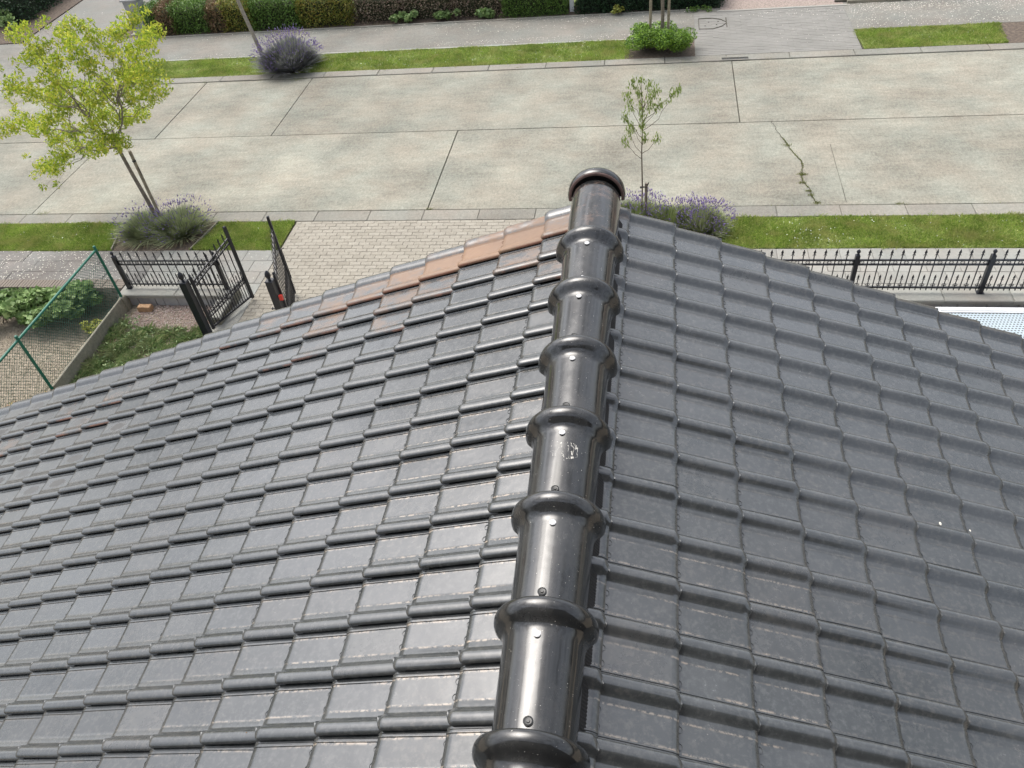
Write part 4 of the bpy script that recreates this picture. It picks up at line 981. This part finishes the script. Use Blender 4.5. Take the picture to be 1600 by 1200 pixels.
# far green bush with tree and stakes
plant('green_bush', 'rounded bright green bush around a staked tree across the road', 'bush', (.38, 21.0, 0), gcl(34, .70, .42, .45, .25, 420), G_BUSH, .05, None, 10, mat_twig, .4, .8, .55, None, 'foliage')
plant('low_weed', 'small light green weed on the far pavement in front of the dark hedge', 'weed', (-.75, 23.62, 0), gcl(5, .18, .06, .22, .10, 34), G_YELPL, .06, None, 5, mat_twig, .2, .8, .7, None, 'leaves')
plant('low_weed', 'dark green weed at the right end of the dark hedge by the gravel drive', 'weed', (1.45, 23.55, 0), gcl(5, .3, .08, .08, .10, 40), G_H_GREEN, .05, None, 5, mat_twig, .1, .8, .7, None, 'leaves')

# ---- hedges
def hedge(name, label, x0, x1, y0, y1, z, mat, size, dens, cat='hedge', group=None, lump=.06, rough=.05, core=(.03, .035, .015)):
    t = thing(name, label, cat, ((x0+x1)/2, (y0+y1)/2, 0), 0, group); hx, hy = (x1-x0)/2, (y1-y0)/2
    def surf(n, which):
        u, v = RNG.uniform(-1, 1, n), RNG.uniform(-1, 1, n)
        if which == 't': P = np.stack([u*hx, v*hy, np.full(n, z)], 1)
        elif which == 'f': P = np.stack([u*hx, np.full(n, -hy), z*(v*.5+.5)], 1)
        elif which == 'l': P = np.stack([np.full(n, -hx), u*hy, z*(v*.5+.5)], 1)
        else: P = np.stack([np.full(n, hx), u*hy, z*(v*.5+.5)], 1)
        return P
    A = [surf(int(dens*4*hx*hy), 't'), surf(int(dens*2*hx*z), 'f'), surf(int(dens*2*hy*z*.8), 'l'), surf(int(dens*2*hy*z*.8), 'r')]
    C = np.concatenate(A)
    ph = x0*7
    l_ = lump*(np.sin(C[:, 0]*5+ph)+np.sin(C[:, 2]*7+ph*2+C[:, 1]*4)+np.sin(C[:, 0]*11+C[:, 2]*9))
    nrm = C/np.array([hx, hy, z])*np.array([1, 1, .9]); rr = np.linalg.norm(nrm, axis=1, keepdims=True); edge = np.clip(rr-1.05, 0, 1)*.28
    C = C*(1-edge*np.array([.35, .35, .3])) + nrm/rr*l_[:, None]*.5 + RNG.normal(0, rough, C.shape); C[:, 2] = np.clip(C[:, 2], .01, None)
    link('foliage', leaves('foliage', C, size, mat, None, .5, .6, .12), t)
    MB().box(-hx+.11, hx-.11, -hy+.11, hy-.11, 0, z-.12, .08).obj('inner_twigs', simple('twig_core', core, .95, .4, 12), t)
    return t
hs_ = [(-15.45, -15.05, G_H_GREEN, 'clipped green hedge section beside the grey pillar at the side drive', .80),
       (-15.05, -14.5, G_H_BROWN, 'browned hedge section, the first brown patch right of the grey pillar', .76),
       (-14.5, -13.35, G_H_GREEN, 'wide fresh green hedge section between two brown patches', .80),
       (-13.35, -12.8, G_H_BROWN, 'browned hedge section left of the yellow flecked one', .78),
       (-12.8, -11.9, G_H_YELL, 'yellow and orange flecked hedge section left of the leaning trunk', .82),
       (-11.9, -10.4, G_H_GREEN, 'green hedge section directly behind the leaning trunk', .83),
       (-10.4, -8.75, G_H_YELL, 'yellow green hedge section behind the grey lavender, next to brown shrubs', .85)]
for a, b, mt, lab, z in hs_: hedge('hedge', lab, a, b, 23.86, 24.75, z, mt, .055, 1500, 'hedge', 'clipped hedge sections across the road')
for a, b, z, lab in ((-8.7, -7.2, .75, 'purplish brown shrub right of the yellow hedge'), (-7.2, -5.6, .8, 'grey brown shrub in the middle of the brown planting'), (-5.6, -4.2, .75, 'grey brown shrub next to the clipped green hedge')):
    hedge('brown_shrub', lab, a, b, 24.0, 25.2, z, G_H_PURP, .05, 1100, 'shrub', 'brown shrubs across the road', .12, .09)
for (x, lab) in ((-7.1, 'broad leaved green plant at the foot of the brown shrubs, left of three'), (-5.8, 'broad leaved green plant at the foot of the brown shrubs, middle of three'), (-4.65, 'broad leaved green plant at the foot of the brown shrubs, right of three')):
    plant('edge_plant', lab, 'plant', (x, 23.85, 0), gcl(7, .36 if x < -5 else .18, .08, .24, .13, 42), G_GER, .10, 'green plants below the brown shrubs', 6, mat_twig, .3, .9, .8, None, 'leaves')
hedge('hedge', 'mid green clipped hedge left of the small white gate post', -4.15, -2.28, 23.84, 24.9, .85, G_H_GREEN, .045, 2200)
hedge('hedge', 'very dark green clipped hedge between the white gate post and the gravel drive', -2.0, 2.05, 23.80, 25.0, .85, G_H_DARK, .045, 2200, core=(.01, .015, .008))
hedge('corner_shrub', 'dark evergreen shrub in the top left corner beside the side drive', -24.5, -21.0, 25.6, 28.5, 1.1, G_H_DARK, .09, 420, 'shrub', None, .2, .15, (.02, .03, .015))
plant('corner_plant', 'mixed dark leafy plants at the left edge in front of the corner shrub', 'plant', (-22.0, 24.9, 0), gcl(14, 1.1, .6, .35, .3, 60), G_GER, .12, None, 8, mat_twig, .3, .9, .6)
gg = thing('garden_gate_post', 'small white gate post between the mid green and the dark hedge', 'gate post', (-2.14, 24.1, 0))
MB().box(-.06, .06, -.05, .05, -.02, .9, .01).obj('post', mat_white, gg); MB().box(-.075, .075, -.065, .065, .902, .93, .01).obj('cap', mat_white, gg)
pl = thing('render_pillar', 'grey rendered gate pillar with flat cap beside the left hedge', 'pillar', (-15.82, 24.3, 0))
MB().box(-.22, .22, -.22, .22, 0, .98).obj('shaft', mat_pillar, pl); MB().box(-.27, .27, -.27, .27, .982, 1.035, .015).obj('cap', mat_pillar, pl)
MB().add([(-.22, -.22, 1.036), (.22, -.22, 1.036), (.22, .22, 1.036), (-.22, .22, 1.036), (0, 0, 1.12)], [(0, 1, 4), (1, 2, 4), (2, 3, 4), (3, 0, 4)]).obj('peak', mat_pillar, pl)
MB().box(-.30, .30, -.36, .30, -.01, .03, .01).obj('base_slab', mat_coping, pl)

# ================================================================= TREES
def limb(mb, a, b, r0, r1, n=6, wob=.05):
    a, b = Vector(a), Vector(b); L = (b-a).length; P = []
    for i in range(n+1):
        f = i/n; p = a.lerp(b, f); p.z += math.sin(f*math.pi)*L*.06*(-1); k = math.sin(f*math.pi)*wob*L
        P.append(p+Vector((random.uniform(-1, 1), random.uniform(-1, 1), random.uniform(-1, 1)))*k)
    mb.tube(P, [r0+(r1-r0)*i/n for i in range(n+1)], 6); return P
T1 = [(-10.53, 12.8, 4.11), (-10.73, 13.33, 3.68), (-10.34, 13.03, 3.48), (-11.06, 13.43, 3.44), (-10.03, 13.46, 3.93), (-9.35, 12.51, 3.94), (-9.25, 12.42, 3.69), (-9.9, 13.82, 3.58), (-9.77, 12.84, 3.96), (-8.68, 12.8, 4.03), (-9.19, 14.09, 3.81), (-8.52, 13.2, 3.76), (-8.68, 13.82, 3.64), (-8.85, 13.21, 3.49), (-9.36, 13.49, 3.1), (-8.36, 12.66, 3.44), (-9.48, 13.48, 3.47), (-11.04, 13.88, 2.75), (-10.23, 13.29, 2.86), (-10.06, 13.66, 2.81), (-9.8, 13.54, 2.67), (-10.17, 12.51, 3.44), (-9.54, 13.69, 2.53), (-8.9, 13.4, 2.66), (-11.29, 12.91, 3.17), (-10.65, 12.45, 3.2), (-11.6, 13.87, 2.49), (-10.75, 13.2, 2.54), (-10.62, 13.62, 2.34), (-10.46, 13.89, 2.14), (-9.97, 13.61, 2.12), (-9.84, 13.97, 2.04), (-12.04, 13.07, 2.29), (-12.22, 13.76, 2.05), (-11.19, 13.16, 2.39), (-11.97, 13.99, 1.58), (-11.43, 13.89, 1.78), (-9.9, 12.57, 2.45), (-9.73, 12.63, 2.22), (-9.6, 12.77, 2.06), (-11.59, 14.04, 1.36), (-10.45, 13.14, 1.74), (-12.13, 13.47, 1.22), (-11.38, 12.91, 1.48), (-11.45, 13.26, 1.53), (-9.01, 13.06, 3.1), (-9.84, 13.0, 2.8), (-10.88, 13.39, 2.77), (-11.68, 13.39, 2.09), (-9.34, 13.94, 2.66)]
def tree(name, label, base, fork, clumps, mat, nleaf, lsize, rc, r0, wood, droop=.45, group=None, hubs=6, aspect=.42):
    t = thing(name, label, 'tree', base, 0, group); B0 = Vector(base); F = Vector(fork)-B0
    tr = MB(); tr.tube([(0, 0, -.05), tuple(F*.3+Vector((.01, 0, 0))), tuple(F*.65+Vector((-.012, .01, 0))), tuple(F)], [r0*1.15, r0, r0*.9, r0*.82], 10); tr.obj('trunk', wood, t, True)
    cl = [Vector(c)-B0 for c in clumps]; br = MB(); rnd = random.Random(5)
    # hub limbs: k-means-like grouping
    hubsP = rnd.sample(cl, hubs)
    for _ in range(6):
        gr = [[] for _ in hubsP]
        for c in cl: gr[min(range(len(hubsP)), key=lambda i: (c-hubsP[i]).length)].append(c)
        hubsP = [sum(g, Vector())/len(g) if g else h for g, h in zip(gr, hubsP)]
    pts = []
    for h, g in zip(hubsP, gr):
        st = F*random.uniform(.92, 1.); H = F+(h-F)*.6; limb(br, st, H, r0*.5, r0*.26)
        for c in g:
            P = limb(br, F+(h-F)*random.uniform(.35, .6), c, r0*.22, r0*.05, 6, .07); pts += [(P[-2]+P[-1])/2, P[-3]]
            for _ in range(4):
                e = c+Vector((random.gauss(0, rc*.7), random.gauss(0, rc*.7), random.gauss(0, rc*.6))); limb(br, c.lerp(P[-3], random.random()), e, r0*.05, .002, 3, .08); pts.append(e)
    br.obj('branches', wood, t)
    C = [blob(c, (rc, rc, rc*.8), int(nleaf/len(cl)*.62), .25) for c in cl] + [blob(p, (rc*.45, rc*.45, rc*.4), max(1, int(nleaf/len(pts)*.38)), .1) for p in pts]
    link('crown', leaves('crown', np.concatenate(C), lsize, mat, droop, .4, aspect, .12), t); return t
tree('young_tree', 'young tree with bright yellow green leaves leaning over the road at the left', (-9.86, 13.17, 0), (-10.0, 13.17, 1.80), T1, G_MAPLE, 17500, .068, .23, .040, mat_bark, .45, None, 7)
T4 = [(0.05, 13.75, 2.52), (-0.09, 13.85, 2.43), (0.2, 13.82, 2.41), (-0.2, 13.88, 2.22), (0.02, 13.75, 2.29), (0.22, 13.55, 2.33), (0.32, 13.82, 2.3), (-0.14, 13.87, 2.01), (0.05, 13.84, 2.04), (-0.22, 13.71, 1.89), (-0.11, 13.77, 1.67), (0.09, 13.56, 1.98), (0.23, 13.81, 2.02), (0.36, 13.71, 2.09), (0.57, 13.51, 2.38), (0.68, 13.82, 2.29), (-0.16, 13.88, 1.52), (0.08, 13.52, 1.81), (-0.23, 13.8, 1.37), (0.13, 13.64, 1.53), (0.36, 13.54, 1.56)]
def sapling():
    t = thing('sapling', 'thin sapling with a few hanging leaves tied to a short stake behind the ridge end', 'tree', (.09, 12.98, 0)); B0 = Vector((.09, 12.98, 0))
    shift = Vector((-.0, -.70, 0))
    cl = [Vector(c)+shift-B0 for c in T4]
    # rescale to the nearer plane: keep proportions of the crown
    cl = [Vector((c.x*.955, c.y, c.z*.955+.33)) for c in cl]
    top = cl[0]; MB().tube([(0, 0, -.05), (.01, 0, .8), (-.01, 0, 1.5), (0, .02, 2.1), tuple(top)], [.013, .012, .010, .007, .003], 7).obj('trunk', mat_twig, t, True)
    br = MB(); C = []
    for c in cl[1:]:
        z0 = min(2.3, max(1.35, c.z-abs(c.x)*.9-.12)); P = limb(br, (0, 0, z0), c, .0055, .002, 5, .05)
        C.append(blob(c, (.085, .085, .12), 40, .1)); C.append(blob(P[-2], (.05, .05, .06), 9, .1))
    C.append(blob(cl[0], (.07, .07, .08), 30, .1)); br.obj('branches', mat_twig, t)
    link('crown', leaves('crown', np.concatenate(C), .062, G_SAPL, .7, .3, .3, .12), t)
sapling()
st = thing('tree_stake', 'short grey stake with black tie beside the thin sapling', 'stake', (.17, 12.98, 0))
MB().tube([(0, 0, -.05), (0, 0, .88)], .026, 10).obj('stake', mat_bark, st, True)
MB().tube([(-.10, 0, .80), (0, -.03, .81), (.03, 0, .80), (0, .03, .80), (-.10, .015, .80)], .007, 5).tube([(.02, -.01, .83), (.045, -.02, .91)], .008, 5).obj('tie', mat_black, st)
MB().lathe([(.022, -.012), (.026, 0), (.022, .012)], 10, (-.09, 0, .80)).obj('tie_loop', mat_black, st)
s2 = thing('tree_stake', 'leaning pale wooden stake with black tie right of the bright tree trunk', 'stake', (-9.74, 13.13, 0))
MB().tube([(0, 0, -.05), (-.01, 0, 1.68)], .032, 10).obj('stake', mat_stake, s2, True)
MB().lathe([(.036, 0), (.038, .015), (.036, .03)], 10, (-.01, 0, 1.46)).tube([(-.01, .02, 1.475), (.03, -.05, 1.50), (.045, -.06, 1.53)], .01, 5).tube([(-.01, .03, 1.45), (.035, -.03, 1.3), (.045, -.03, 1.18)], .006, 4).obj('tie', mat_black, s2)
def offcrown(cx, cy, cz, n, r): rr = random.Random(int(cx*10)); return [(cx+rr.uniform(-r, r), cy+rr.uniform(-r, r), cz+rr.uniform(-r*.7, r*.7)) for _ in range(n)]
tree('street_tree', 'slender pale trunk rising out of the grey lavender across the road', (-10.45, 21.1, 0), (-10.75, 21.1, 2.3), offcrown(-10.7, 21.1, 4.2, 16, 1.0), G_MAPLE, 1500, .1, .28, .055, mat_bark2, .4, None, 4)
tree('street_tree', 'straight grey trunk between two wooden stakes in the bright green bush', (.42, 21.25, 0), (.40, 21.25, 2.4), offcrown(.4, 21.25, 4.2, 16, .9), G_SAPL, 1200, .1, .28, .045, mat_bark, .4, None, 4)
for x, lab in ((.12, 'left pale wooden stake of the staked tree in the green bush'), (.57, 'right pale wooden stake of the staked tree in the green bush')):
    q = thing('tree_stake', lab, 'stake', (x, 21.2, 0)); MB().tube([(0, 0, -.05), (0, 0, 1.75)], .035, 10).obj('stake', mat_stake, q, True); MB().tube([(-.04, 0, 1.55), (0, -.05, 1.55), (.04, 0, 1.55)], .01, 5).obj('tie', mat_black, q)
